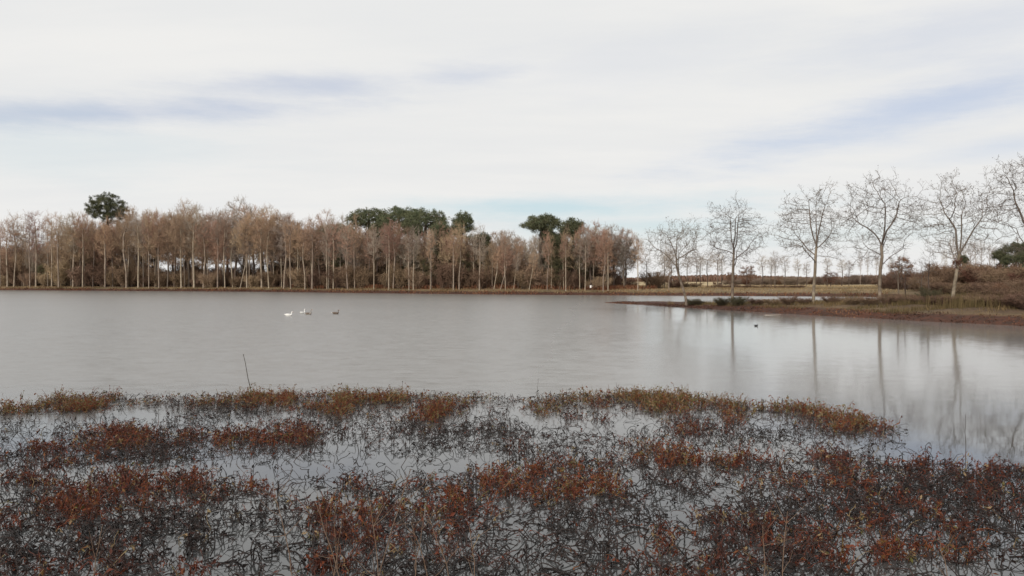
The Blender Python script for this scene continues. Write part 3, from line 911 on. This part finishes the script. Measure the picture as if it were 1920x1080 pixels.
# bushes at the open end of the wood
for px, d, h, w, lab in ((1228, 172, 4.0, 1.5, 'rounded brown bush on the meadow edge past the end of the wood'), (1176, 166, 2.2, 1.1, 'low olive bush at the foot of the last woodland trees'),
                         (1265, 178, 2.2, 1.1, 'small low bush beside the rounded brown bush'), (1295, 186, 1.4, 1.3, 'flat brown bush in the meadow behind the leaning tree')):
    shrub(px, 0, h, w, M['scrub'], lab, None, 'bush', rr_, at_d(px, d))
# low dark hedge line along the meadow
for k in range(16):
    px = 1335 + k * 11
    shrub(px, 0, rr_.uniform(.6, 1.1), .55, M['scrub'], 'low dark bush of the ragged hedge along the meadow', 'low meadow hedge', 'low_bush', rr_, at_d(px, 186 + rr_.uniform(-3, 3)))
# brown thicket on the right
for k, (px, d, h, w) in enumerate(((1752, 152, 4.4, 1.45), (1772, 148, 5.0, 1.5), (1795, 150, 5.3, 1.6), (1820, 147, 5.0, 1.5), (1842, 143, 4.4, 1.5), (1868, 136, 4.2, 1.5), (1890, 128, 4.0, 1.4),
                     (1915, 122, 4.2, 1.4), (1940, 118, 4.2, 1.4), (1965, 116, 4.4, 1.4), (1665, 160, 3.0, 1.3), (1685, 150, 3.4, 1.3), (1712, 152, 3.2, 1.3), (1730, 140, 2.8, 1.1), (1850, 112, 1.9, 1.1), (1880, 105, 1.7, 1.1), (1910, 100, 1.8, 1.1),
                     (1808, 120, 1.8, 1.0), (1765, 124, 2.0, 1.0), (1932, 96, 2.2, 1.1), (1780, 158, 5.0, 1.5), (1805, 158, 5.2, 1.5), (1835, 156, 5.0, 1.5), (1860, 150, 5.0, 1.5), (1900, 140, 5.0, 1.5), (1930, 132, 5.2, 1.5))):
    shrub(px, 0, h, w * 1.1, M['scrub'] if k % 4 else M['rust'], ('low' if h < 2.5 else 'tall') + (' rusty' if k % 4 == 0 else ' brown') + ' bush of the thicket, ' + beyond(px), 'thicket bushes ' + ('low ' if h < 2.5 else 'tall ') + ('rusty ' if k % 4 == 0 else '') + beyond(px), 'thicket_bush', rr_, at_d(px, d))
pine(0, 0, PE, 'dark green pine at the end of the brown thicket', .50, 1.0, None, at_d(1873, 145))
pine(0, 0, PB, 'broad dark pine beside the smaller pine past the thicket', .46, 2.0, None, at_d(1905, 140))
pine(0, 0, PE, 'bushy dark pine furthest along behind the sixth spit tree', .58, 3.0, None, at_d(1932, 138))
pine(0, 0, PE, 'low leafy pine between the thicket pines', .42, 4.0, None, at_d(1890, 134))
pine(0, 0, PE, 'low bushy pine before the broad thicket pine', .44, 5.2, None, at_d(1915, 130))
pine(0, 0, PC, 'small thin pine rising out of the thicket by the fifth spit tree', .40, .6, None, at_d(1806, 158))

# ------------------------------------------------------------------ spit vegetation
def small_tree(seed, H, r, nstem=3):
    rng = np.random.default_rng(seed)
    tp = [(0, 0, -.2), (.05, 0, H * .2), (.0, .05, H * .45), (.1, 0, H * .7)]
    q = ellipsoid_pts(rng, 170, (0, 0, H * .66), (r, r, H * .36), .1)
    tl = line_pts(tp, .3)
    return tree_meshes('sapling_%d' % seed, rng, tl, q, step=.22, di=1.6, dk=.35, tip=.007, rmax=.06, sides=3, twigs=1.6, twig_len=(.2, .5), twig_r=.006, twig_thr=.02, start=2, trop=(0, 0, .25))[:2]
for px, d, H, r, lab in ((1684, 73, 4.9, 1.0, 'thin bare sapling between the fourth and fifth spit trees'), (1697, 76, 4.0, 1.0, 'short bare sapling close to the thin one on the spit'),
                         (1741, 72, 5.4, .9, 'slender upright sapling just before the fifth spit tree'), (1728, 80, 4.6, .9, 'slim sapling behind the dark bush on the spit')):
    x, y = at_d(px, d)
    tm, cm = small_tree(px, H, r)
    copy_tree('sapling', (tm, cm), (M['bark_dark'], M['branch']), x, y, 1.0, 0, lab, 'saplings on the spit')
bram_l = {1300: 'dark bramble clump at the foot of the leaning tree', 1742: 'dark upright bush below the slender sapling on the spit', 1382: 'bushy bramble beside the foot of the second spit tree',
          1355: 'ragged bramble just before the second spit tree'}
for px, d, h, w in ((1300, 88, .8, .42), (1310, 87, .6, .35), (1355, 82, .9, .42), (1384, 80, 1.0, .45), (1420, 79, .7, .4), (1450, 77, .7, .4), (1478, 75, .9, .42), (1510, 74, .7, .4), (1560, 73, .8, .4),
                     (1600, 70, .8, .45), (1632, 68, .8, .4), (1668, 67, .9, .4), (1700, 66, .8, .45), (1742, 66, 1.5, .42), (1752, 64, .9, .4), (1775, 63, .8, .5), (1812, 62, .9, .5), (1840, 60, .9, .5), (1872, 58, 1.0, .5),
                     (1900, 57, 1.1, .5), (1930, 55, 1.2, .6), (1850, 68, 1.3, .6), (1890, 66, 1.4, .6), (1918, 64, 1.5, .7)):
    x, y = at_d(px, d)
    e = shrub(px, 0, h, w, M['bramble'] if px < 1400 or px == 1742 else M['scrub'], bram_l.get(px, 'low brown bramble among the dry grass on the spit'), 'brambles on the spit' if px not in bram_l else None, 'bramble', rr_, (x, y))
    rng = np.random.default_rng(px)
    n = 60
    c = sph(rng, n) * np.array([1.6, 1.6, 1.5]) * rng.uniform(.4, 1, n)[:, None] ** .5 + np.array([0, 0, 1.9])
    V, F = leaf_puffs(rng, c, 9, .4, .16, .05)
    V[:, 2] = np.maximum(V[:, 2], 0.02)
    set_mat(obj('leaves', mesh_np('bramble_leaves', V, F), None, e), M['bramble'])

M['grass'] = mat_tint('dry_grass', [(0, (.11, .085, .04)), (.35, (.21, .145, .075)), (.7, (.33, .24, .135)), (1, (.43, .33, .20))], .85, .25, .1)
M['deadweed'] = mat_tint('dead_bank_weed', [(0, (.032, .020, .016)), (.4, (.068, .033, .022)), (.75, (.165, .066, .038)), (1, (.20, .11, .06))], .85, .1, .1)
def blades(rng, x, y, h, w, lean=.5, tint=None, z=None):
    n = len(x)
    z = land(x, y) - .03 if z is None else z
    b = np.stack([x, y, z], axis=1)
    a = rng.uniform(0, 6.28, n)
    side = np.stack([np.cos(a), np.sin(a), np.zeros(n)], axis=1) * w[:, None]
    ln = rng.normal(size=(n, 2)) * lean
    tipv = np.stack([ln[:, 0] * h, ln[:, 1] * h, h], axis=1)
    mid = b + tipv * np.array([.35, .35, .6])
    tip = b + tipv
    V = np.stack([b - side, b + side, mid + side * .7, mid - side * .7, tip], axis=1).reshape(-1, 3)
    k = np.arange(n)[:, None] * 5
    F = np.concatenate([k + np.array([0, 1, 2]), k + np.array([0, 2, 3]), k + np.array([3, 2, 4])])
    tt = np.repeat(rng.uniform(0, 1, n) if tint is None else tint, 5)
    return V, F, tt
def grass_stuff(name, label, cat, rng, x, y, h, w, mat, lean=.5, tint=None):
    V, F, tt = blades(rng, x, y, h, w, lean, tint)
    tag(obj(name, mesh_np(name, V, F, {'tint': tt}), mat), label, cat, kind='stuff')
rng = np.random.default_rng(41)
def sample_shore(rng, n, box, lo, hi):
    x = rng.uniform(box[0], box[1], n); y = rng.uniform(box[2], box[3], n)
    s = shore_sd(x, y)
    k = (s > lo) & (s < hi)
    return x[k], y[k], s[k]
# dry grass on the spit, tufted
x, y, s = sample_shore(rng, 260000, (12, 62, 46, 112), 1.2, 14)
t_ = wob(x, y, .9, 3)
k = (rng.uniform(0, 1, len(x)) < np.clip(.25 + .9 * t_, 0, 1)) & (y < 92) & (x > 18)
x, y, s, t_ = x[k][:34000], y[k][:34000], s[k][:34000], t_[k][:34000]
tint = np.clip(.13 + .16 * wob(x, y, 5, 2) + rng.normal(size=len(x)) * .16, 0, 1)
grass_stuff('spit_grass', 'dry tan and olive grass along the crest of the spit', 'grass', rng, x, y, rng.uniform(.15, .4, len(x)) * (.8 + .7 * np.clip(t_, 0, 1)), rng.uniform(.008, .02, len(x)), M['grass'], .35, tint)
# tawny reeds at the root of the spit
x, y, s = sample_shore(rng, 60000, (30, 62, 52, 84), 3.0, 16)
k = (wob(x, y, 2.2, 2) > .1) & (x > 33)
x, y = x[k][:6000], y[k][:6000]
grass_stuff('reeds', 'tawny dead reeds behind the grass at the root of the spit', 'reeds', rng, x, y, rng.uniform(.6, 1.15, len(x)), rng.uniform(.01, .02, len(x)), M['grass'], .14, np.clip(.06 + rng.normal(size=len(x)) * .10, 0, 1))
# dead weed on the mud of the spit
x, y, s = sample_shore(rng, 150000, (11, 50, 40, 112), -.35, 2.0)
k = rng.uniform(0, 1, len(x)) < .6 + .5 * wob(x, y, 1.2, 3)
x, y = x[k][:26000], y[k][:26000]
grass_stuff('spit_dead_weed', 'rust-brown dead weed lying on the mud edge of the spit', 'weed', rng, x, y, rng.uniform(.04, .16, len(x)), rng.uniform(.02, .05, len(x)), M['deadweed'], .9, np.clip(.50 + .3 * wob(x, y, 3, 2) + rng.normal(size=len(x)) * .18, 0, 1))
# far bank: grass crest and rusty face
x, y, s = sample_shore(rng, 420000, (-190, 70, 138, 262), .9, 6.0)
k = (rng.uniform(0, 1, len(x)) < np.clip(.45 + .7 * wob(x, y, 2.2, 3), 0, 1)) & (y > 130)
x, y = x[k][:52000], y[k][:52000]
tint = np.clip(np.where(x > -5, .62, .42) + .25 * wob(x, y, 8, 2) + rng.normal(size=len(x)) * .12, 0, 1)
grass_stuff('far_bank_grass', 'strip of dry tan grass along the top of the far bank', 'grass', rng, x, y, rng.uniform(.15, .5, len(x)), rng.uniform(.02, .045, len(x)), M['grass'], .4, tint)
x, y, s = sample_shore(rng, 320000, (-190, 66, 138, 262), -.4, 2.2)
k = (y > 130) & (rng.uniform(0, 1, len(x)) < .55 + .5 * wob(x, y, 1.5, 3))
x, y = x[k][:44000], y[k][:44000]
grass_stuff('far_bank_weed', 'rust-brown dead weed on the waterside face of the far bank', 'weed', rng, x, y, rng.uniform(.15, .45, len(x)), rng.uniform(.05, .10, len(x)), M['deadweed'], .7, np.clip(.78 + .25 * wob(x, y, 6, 2) + rng.normal(size=len(x)) * .15, 0, 1))
# bracken under the wood
x, y, s = sample_shore(rng, 160000, (-60, 30, 150, 215), 5.0, 14)
k = (rng.uniform(0, 1, len(x)) < np.clip(.3 + .9 * wob(x, y, 3.2, 2), 0, 1)) & (y > 150)
x, y = x[k][:14000], y[k][:14000]
grass_stuff('bracken', 'rust-red dead bracken under the trees of the far wood', 'bracken', rng, x, y, rng.uniform(.4, 1.2, len(x)), rng.uniform(.05, .10, len(x)), M['deadweed'], .5, np.clip(.8 + rng.normal(size=len(x)) * .15, 0, 1))
# meadow grass beyond the arm of the pond
x = rng.uniform(18, 120, 26000); y = rng.uniform(146, 250, 26000)
k = shore_sd(x, y) > 4
x, y = x[k], y[k]
grass_stuff('meadow_grass', 'tan winter grass of the meadow beyond the pond', 'grass', rng, x, y, rng.uniform(.15, .4, len(x)), rng.uniform(.03, .06, len(x)), M['grass'], .5, np.clip(.6 + .3 * wob(x, y, 14, 2) + rng.normal(size=len(x)) * .1, 0, 1))

# ------------------------------------------------------------------ the weed bed in the foreground
edge_px = np.array([(-400, 778), (-100, 766), (0, 760), (130, 752), (300, 745), (430, 741), (600, 740), (750, 741), (890, 748), (960, 750), (1060, 744), (1160, 742), (1300, 750), (1400, 762), (1500, 764), (1640, 786),
                    (1700, 812), (1750, 848), (1800, 866), (1860, 872), (1920, 876), (2100, 900), (2400, 930)], dtype=float)
edge_r = (edge_px[:, 0] - 960) / FPX; edge_d = EYE * FPX / (edge_px[:, 1] - HOR)
# dense clumps: pixel column, row of the foot, half sizes, colour index (0 dark .. 1 tan), weight
clumps = [(60, 764, 90, 8, .80, 1), (170, 754, 70, 9, .74, 1), (330, 748, 80, 9, .82, 1), (420, 745, 70, 9, .84, 1), (520, 748, 80, 10, .76, 1), (690, 748, 100, 11, .80, 1), (640, 766, 60, 10, .78, .8),
    (830, 778, 62, 20, .74, 1), (1100, 750, 66, 12, .84, .8), (1230, 756, 100, 12, .82, 1), (1372, 782, 26, 10, .76, 1), (1470, 766, 60, 7, .84, .7), (1580, 786, 75, 10, .76, 1), (1110, 785, 34, 12, .66, .9), (1010, 765, 40, 14, .85, .5),
    (230, 825, 95, 22, .66, 1), (90, 855, 90, 24, .64, 1), (400, 822, 110, 16, .68, 1), (500, 838, 80, 15, .70, 1), (560, 822, 60, 16, .60, .7), (190, 935, 130, 26, .66, 1), (50, 915, 80, 24, .62, .9), (330, 930, 55, 20, .66, 1),
    (450, 938, 60, 20, .66, 1), (310, 965, 50, 14, .68, .9), (1240, 858, 115, 24, .70, 1), (1060, 905, 95, 30, .70, 1), (1390, 862, 44, 12, .64, 1), (1480, 898, 85, 22, .64, 1), (1612, 882, 72, 26, .62, 1), (1715, 884, 54, 24, .52, 1),
    (1830, 905, 90, 24, .60, 1), (700, 935, 95, 24, .68, 1), (890, 920, 60, 24, .72, 1), (770, 970, 150, 30, .66, 1), (640, 900, 50, 18, .6, .6), (1130, 1015, 60, 26, .62, .8), (800, 1030, 70, 34, .62, .9), (1750, 990, 110, 30, .62, 1),
    (250, 1030, 140, 40, .42, .9), (90, 1060, 90, 30, .6, .8), (1400, 1045, 150, 34, .5, .9), (1620, 1040, 150, 44, .64, 1), (1800, 1060, 130, 40, .70, 1), (1000, 1075, 120, 26, .6, .8), (640, 1060, 130, 34, .6, .9), (480, 1000, 110, 26, .3, .8),
    (330, 1090, 200, 30, .6, .9), (1250, 1085, 160, 26, .55, .9), (1560, 958, 70, 18, .55, .9), (1900, 960, 60, 20, .6, .9), (1310, 930, 70, 16, .5, .5), (1290, 800, 50, 14, .62, .7), (1680, 812, 40, 8, .66, .8), (960, 830, 50, 10, .6, .6), (140, 975, 90, 16, .5, .8)]
pools = [(300, 866, 70, 9), (590, 945, 60, 20), (480, 968, 50, 10), (50, 1000, 60, 20), (1450, 932, 110, 16), (1540, 945, 40, 16), (940, 985, 40, 16), (1330, 975, 60, 26), (60, 790, 90, 10), (260, 778, 120, 9), (1420, 800, 90, 12),
         (1330, 830, 40, 8), (820, 830, 90, 12), (1000, 810, 60, 10), (420, 870, 90, 8), (1890, 1030, 30, 30), (700, 1005, 60, 12), (420, 1050, 30, 16)]
def foot(px, py, rx, ry):
    x, y = at(px, py)
    return x, y, rx / FPX * y, ry * y * y / (EYE * FPX)
CL = np.array([(*foot(*c[:4]), c[4], c[5]) for c in clumps]); PO = np.array([foot(*p) for p in pools])

def weeds():
    rng = np.random.default_rng(51)
    n = 270000
    y = rng.uniform(6.2, 24.0, n); x = rng.uniform(-1, 1, n) * 18.5
    k = np.abs(x) < .66 * y + 2.5
    x, y = x[k], y[k]
    ed = np.interp(x / y, edge_r, edge_d) + .5 * wob(x, y, 1.0, 3)
    k = y < ed
    x, y, ed = x[k], y[k], ed[k]
    dens = np.zeros(len(x)); hue = np.zeros(len(x)); wsum = np.full(len(x), 1e-3)
    wx, wy = x + .6 * wob(x, y, .6, 3), y + .9 * wob(x + 9, y - 4, .6, 3)
    for cx, cy, rx, ry, hu, wt in CL:
        q = np.exp(-1.1 * (((wx - cx) / rx) ** 2 + ((wy - cy) / ry) ** 2) ** 1.15) * wt
        dens = np.maximum(dens, q); hue += q * hu; wsum += q
    eb = np.exp(-((ed - y - .5) / .75) ** 2) * np.clip(.42 + .45 * wob(x, y, .8, 3), 0, .8) * np.clip((y - 15) / 3, 0, 1)
    dens = np.maximum(dens, eb); hue += eb * .85; wsum += eb
    hue = (hue + .001 * .35) / wsum
    dens = dens * np.clip(.78 + .5 * wob(x, y, .22, 2), .2, 1.05)
    base = np.clip(.17 + .36 * wob(x, y, 1.1, 3), .02, .6) * np.interp(y, [8, 12, 18], [1.05, .95, .52])
    for cx, cy, rx, ry in PO:
        hole = np.exp(-(((wx - cx) / rx) ** 2 + ((wy - cy) / ry) ** 2) ** 2)
        base *= 1 - .93 * hole; dens *= 1 - .75 * hole
    keep = rng.uniform(0, 1, len(x)) < np.maximum(base * .75, dens * .85)
    x, y, dens, hue = x[keep], y[keep], dens[keep], hue[keep]
    up = (dens > rng.uniform(.12, .6, len(x))) | (rng.uniform(0, 1, len(x)) < .10)
    hue = np.where(dens < .12, np.clip(hue + rng.normal(size=len(x)) * .12, .1, .75), hue)
    # -- upright dead shoots of the clumps
    xu, yu, du, hu = x[up], y[up], dens[up], hue[up]
    n = len(xu); K = 6; t = np.linspace(0, 1, K)
    h = rng.uniform(.10, .36, n) * (.55 + .65 * du) * np.interp(yu, [8, 24], [.92, 1.0])
    ln = rng.normal(size=(n, 2)) * .10
    dr = rng.uniform(-.1, .35, n)
    P = np.zeros((n, K, 3))
    P[..., 0] = xu[:, None] + ln[:, :1] * t ** 1.5; P[..., 1] = yu[:, None] + ln[:, 1:] * t ** 1.5
    P[..., 2] = h[:, None] * (t - dr[:, None] * t ** 4 * 1.6) - .03
    P[:, 1:, :2] += rng.normal(size=(n, K - 1, 2)) * .014
    R = rng.uniform(.003, .0065, n)[:, None] * np.linspace(1.1, .55, K)
    Vu, Fu = tubes(P, R, 3)
    tu = np.clip(hu + rng.normal(size=n) * .10 - .05, 0, 1)
    tan_ = rng.uniform(0, 1, n) < .05
    tu[tan_] = .97
    tag(obj('weed_shoots', mesh_np('weed_shoots', Vu, Fu, {'tint': np.repeat(tu, K * 3)}), M['weed']), 'rust-red and ochre upright dead shoots of water weed in clumps', 'water weed', kind='stuff')
    # -- arching and tangled dark runners between the clumps
    xs, ys, hs = x[~up], y[~up], hue[~up]
    n2 = len(xs); K2 = 6; t2 = np.linspace(0, 1, K2)
    span = rng.uniform(.08, .36, n2) * np.interp(ys, [8, 14], [1.35, 1.0]); hh = np.where(rng.uniform(0, 1, n2) < .3, rng.uniform(.0, .03, n2), rng.uniform(.05, .20, n2))
    a = rng.uniform(0, 6.28, n2); turn = rng.normal(size=n2) * 2.2
    ang = a[:, None] + turn[:, None] * t2
    step = span[:, None] / (K2 - 1)
    P2 = np.zeros((n2, K2, 3))
    P2[..., 0] = xs[:, None] + np.cumsum(np.cos(ang) * step, axis=1); P2[..., 1] = ys[:, None] + np.cumsum(np.sin(ang) * step, axis=1)
    asym = rng.uniform(.6, 1.1, n2)
    P2[..., 2] = hh[:, None] * np.sin(np.pi * t2[None] * asym[:, None]) + .002
    P2 += rng.normal(size=P2.shape) * np.array([.012, .012, .008])
    P2[..., 2] = np.maximum(P2[..., 2], -.01)
    R2 = (rng.uniform(.003, .0075, n2) * np.interp(ys, [8, 14], [1.45, 1.0]))[:, None] * np.linspace(1.0, .6, K2)
    Vs, Fs = tubes(P2, R2, 3)
    ts = np.clip(hs * .35 + rng.normal(size=n2) * .1, 0, 1)
    tag(obj('weed_runners', mesh_np('weed_runners', Vs, Fs, {'tint': np.repeat(ts, K2 * 3)}), M['weed']), 'tangled dark dead weed stems arching out of the shallow water', 'water weed', kind='stuff')
    # -- hanging shrivelled leaves
    m1, m2 = int(n * 4.6), int(n2 * 1.5)
    q1 = rng.integers(0, n, m1); k1 = rng.integers(1, K, m1)
    q2 = rng.integers(0, n2, m2); k2 = rng.integers(1, K2, m2)
    B = np.concatenate([P[q1, k1], P2[q2, k2]])
    tl = np.concatenate([tu[q1] + rng.normal(size=m1) * .07, ts[q2] + rng.normal(size=m2) * .08])
    mm = m1 + m2
    d = unit(sph(rng, mm) * .8 + np.array([0, 0, -.55]))
    L = rng.uniform(.025, .08, mm); W = L * rng.uniform(.12, .28, mm)
    s = unit(np.cross(d, sph(rng, mm))); nn = np.cross(d, s)
    b1 = B - s * W[:, None] + d * (L * .5)[:, None] + nn * (W * .6)[:, None]
    b2 = B + s * W[:, None] + d * (L * .5)[:, None] + nn * (W * .6)[:, None]
    tip = B + d * L[:, None]
    V = np.stack([B, b1, tip, b2], axis=1)
    V[..., 2] = np.maximum(V[..., 2], .004)
    kk = np.arange(mm)[:, None] * 4
    F = np.concatenate([kk + np.array([0, 1, 2]), kk + np.array([0, 2, 3])])
    tag(obj('weed_leaves', mesh_np('weed_leaves', V, F, {'tint': np.repeat(np.clip(tl, 0, 1), 4)}), M['weed_leaf']), 'shrivelled brown and rust leaves hanging on the dead water weed', 'leaves', kind='stuff')
    print('weeds', n, n2, mm)
WEED = [(0, (.014, .012, .012)), (.3, (.030, .020, .017)), (.52, (.062, .024, .018)), (.66, (.150, .036, .016)), (.76, (.155, .066, .022)), (.86, (.105, .098, .030)), (1, (.26, .18, .10))]
M['weed'] = mat_tint('weed_stem', WEED, .6, 0, .3)
M['weed_leaf'] = mat_tint('weed_leaf', WEED, .7, .2, .25)
weeds()

# ------------------------------------------------------------------ single stalks and sticks
M['stalk'] = mat_plain('dry_stalk', (.15, .10, .07), .8, .2, .35, 20)
M['stick'] = mat_plain('dark_stick', (.06, .05, .042), .8, .2, .3, 10)
def stick(name, pts, r0, r1, mat, label, cat, group=None, twigs=0, seed=0):
    rng = np.random.default_rng(seed)
    pts = np.array(pts, dtype=float)
    base = pts[0].copy()
    q = pts - base
    tt = np.linspace(0, 1, 9); src = np.linspace(0, 1, len(q))
    P = np.stack([np.interp(tt, src, q[:, i]) for i in range(3)], axis=1)
    P[1:-1] += rng.normal(size=(7, 3)) * .006
    V, F = tubes(P[None], np.linspace(r0, r1, 9)[None], 5)
    if twigs:
        o = empty(name, base)
        obj('stem', mesh_np(name, V, F, smooth=True), mat, o)
        for j in range(twigs):
            i = rng.integers(2, 8)
            d = unit(unit(P[-1] - P[0]) * .8 + sph(rng, 1)[0] * .8)
            L = np.linalg.norm(P[-1]) * rng.uniform(.15, .38)
            Q = P[i] + d * np.linspace(0, L, 4)[:, None] + np.array([0, 0, 1]) * (np.linspace(0, 1, 4) ** 2 * L * .2)[:, None]
            Q[1:] += rng.normal(size=(3, 3)) * .008
            v, f = tubes(Q[None], np.linspace(r0 * .6, r1 * .6, 4)[None], 4)
            obj('side_twig', mesh_np('side_twig', v, f), mat, o)
    else:
        o = obj(name, mesh_np(name, V, F, smooth=True), mat)
        o.location = base
    return tag(o, label, cat, group)
x, y = at(470, 742)
stick('leaning_stick', [(x, y, -.1), (x - .02, y, .25), (x - .2, y, 1.08)], .014, .007, M['stick'], 'dark bare stick leaning out of the water at the weed edge', 'stick')
x, y = at(1812, 866)
stick('reed_stalk', [(x, y, -.1), (x + .005, y, .4), (x, y, .78)], .006, .003, M['stick'], 'single thin upright stalk at the open end of the weed bed', 'stalk')
x, y = at(1008, 746)
stick('reed_stalk', [(x, y, -.1), (x + .01, y, .2), (x + .015, y, .5)], .005, .003, M['stick'], 'short thin stalk standing at the far edge of the weeds', 'stalk')
for k, (px, py, tx, ty, hz, tw) in enumerate(((560, 1150, 510, 905, 0, 5), (650, 1140, 590, 940, 0, 4), (720, 1160, 690, 925, 0, 4), (690, 1150, 770, 880, 0, 5), (820, 1150, 770, 980, 0, 4), (900, 1150, 880, 990, 0, 3), (770, 1140, 800, 940, 0, 4),
                                     (1438, 1130, 1432, 985, 0, 3), (1465, 1130, 1478, 960, 0, 4), (620, 1130, 640, 975, 0, 4), (1790, 1130, 1760, 1000, 0, 3), (160, 1140, 190, 985, 0, 4), (860, 1140, 800, 960, 0, 3))):
    x, y = at(px, py)
    # the tip stands above the same patch of ground, a little further off
    yt = y + .25
    z = EYE - (ty - HOR) / FPX * yt
    xt = (tx - 960) / FPX * yt
    stick('dead_stalk', [(x, y, -.06), (x * .6 + xt * .4, y + .1, z * .45), (xt, yt, z)], .006, .0026, M['stalk'], 'tall tan dead stalk with side twigs rising over the weed bed', 'stalk', 'tan dead stalks in the near weeds', tw, 900 + k)
# driftwood at the spit
x, y = at(1448, 591)
stick('driftwood', [(x - .6, y + .1, .0), (x, y, .03), (x + .7, y - .1, .06)], .03, .012, mat_plain('bleached_wood', (.36, .31, .26), .8, .2, .2), 'bleached branch floating at the mud edge of the spit', 'driftwood')

# ------------------------------------------------------------------ birds
M['white_feather'] = mat_plain('white_feather', (.78, .77, .74), .7, .2, .04)
M['grey_feather'] = mat_plain('grey_feather', (.26, .23, .20), .75, .2, .2)
M['brown_feather'] = mat_plain('brown_feather', (.13, .10, .08), .75, .2, .25)
M['black_feather'] = mat_plain('black_feather', (.018, .018, .02), .5, .4, .1)
M['bill_orange'] = mat_plain('orange_bill', (.55, .22, .05), .5, .4, .05)
M['bill_white'] = mat_plain('white_bill', (.75, .72, .66), .5, .4, .05)
def loft(path, radii, s=10):
    P = np.array(path, dtype=float); n = len(P)
    T = np.zeros_like(P); T[1:-1] = P[2:] - P[:-2]; T[0] = P[1] - P[0]; T[-1] = P[-1] - P[-2]
    T = unit(T)
    side = np.tile(np.array([0, 1.0, 0]), (n, 1)); upv = unit(np.cross(T, side))
    ang = np.arange(s) * 2 * np.pi / s
    r = np.array(radii)
    V = P[:, None] + side[:, None] * (np.cos(ang)[None] * r[:, :1])[..., None] + upv[:, None] * (np.sin(ang)[None] * r[:, 1:])[..., None]
    idx = np.arange(n * s).reshape(n, s); nx = np.roll(idx, -1, axis=1)
    F = np.stack([idx[:-1], nx[:-1], nx[1:], idx[1:]], axis=-1).reshape(-1, 4)
    return V.reshape(-1, 3), F
def bird(name, px, py, length, body_m, wing_m, tail_m, bill_m, heading, neck, label, cat, group=None, z=None):
    x, y = at(px, py)
    if z is not None:
        x, y = z[0], z[1]
    s = length / .8
    e = empty(name, (x, y, z[2] if z else 0), heading, s)
    tag(e, label, cat, group)
    nz = neck
    path = [(-.40, 0, .16), (-.33, 0, .13), (-.2, 0, .09), (0, 0, .075), (.18, 0, .09), (.27, 0, .14), (.31, 0, .2), (.31, 0, .2 + nz * .35), (.29, 0, .2 + nz * .7), (.31, 0, .2 + nz * .95), (.36, 0, .2 + nz), (.41, 0, .19 + nz), (.43, 0, .185 + nz)]
    rad = [(.02, .01), (.07, .04), (.14, .10), (.17, .14), (.15, .13), (.10, .10), (.06, .065), (.036, .04), (.032, .034), (.036, .04), (.042, .045), (.034, .034), (.012, .012)]
    V, F = loft(path, rad)
    obj('body', mesh_np(name, V, F, smooth=True), body_m, e)
    for sg in (-1, 1):
        V, F = loft([(.2, .10 * sg, .14), (.1, .155 * sg, .15), (-.1, .15 * sg, .16), (-.28, .08 * sg, .18), (-.42, .03 * sg, .19)], [(.01, .02), (.03, .07), (.035, .085), (.025, .05), (.005, .008)], 8)
        obj('wing', mesh_np('wing', V, F, smooth=True), wing_m, e)
    V, F = loft([(-.36, 0, .15), (-.44, 0, .175), (-.5, 0, .19)], [(.06, .03), (.05, .016), (.03, .006)], 8)
    obj('tail', mesh_np('tail', V, F, smooth=True), tail_m, e)
    V, F = loft([(.41, 0, .19 + nz), (.46, 0, .18 + nz), (.50, 0, .17 + nz)], [(.022, .022), (.018, .015), (.008, .005)], 8)
    obj('bill', mesh_np('bill', V, F, smooth=True), bill_m, e)
    return e
W, G, B, K_ = M['white_feather'], M['grey_feather'], M['brown_feather'], M['black_feather']
bird('goose', 541, 592.5, .64, W, W, W, M['bill_orange'], .15, .22, 'white goose swimming alone behind the others', 'goose', 'geese on the pond')
bird('goose', 567, 588.5, .64, W, W, W, M['bill_orange'], 1.0, .30, 'white goose with raised neck beside the grey and white goose', 'goose', 'geese on the pond')
bird('goose', 578, 590, .62, G, B, W, M['bill_orange'], -.1, .36, 'grey goose with upright neck and white rump next to a white goose', 'goose', 'geese on the pond')
bird('goose', 629, 589, .62, B, B, W, M['bill_orange'], -.05, .26, 'dark brown goose with white rear swimming ahead of the others', 'goose', 'geese on the pond')
bird('coot', 1418, 611.5, .30, K_, K_, K_, M['bill_white'], -.9, .16, 'small black coot alone on the calm water before the spit', 'coot')
xb, yb = at_d(1735, 112)
bird('white_bird', 0, 600, .42, W, W, W, M['bill_orange'], .6, .2, 'small white bird resting in the brown ground behind the spit', 'bird', z=(xb, yb, float(land(xb, yb)) - .02))

# white marker board on the far bank
xm, ym = bank_y(1108, 5.0)
zm = float(land(xm, ym))
e = tag(empty('marker_board', (xm, ym, zm - .05)), 'small white square board on a short post on the far bank', 'board')
def box(name, sx, sy, sz, c, mat, parent, bev=.01):
    V = np.array([(a * sx / 2, b * sy / 2, d * sz / 2) for d in (-1, 1) for a, b in ((-1, -1), (1, -1), (1, 1), (-1, 1))]) + np.array(c)
    F = [[0, 3, 2, 1], [4, 5, 6, 7], [0, 1, 5, 4], [1, 2, 6, 5], [2, 3, 7, 6], [3, 0, 4, 7]]
    o = obj(name, mesh_np(name, V, F), mat, parent)
    b = o.modifiers.new('bevel', 'BEVEL'); b.width = bev; b.segments = 2
    return o
M['board_white'] = mat_plain('white_paint', (.78, .76, .73), .6, .3, .05)
box('board', .46, .03, .50, (0, -.04, .72), M['board_white'], e)
box('post', .07, .04, .95, (0, 0, .45), M['stick'], e)

tris = sum(len(o.data.polygons) * 2 for o in {o.data.name: o for o in bpy.data.objects if o.type == 'MESH'}.values())
print('unique quads*2', tris, 'objects', len(bpy.data.objects))
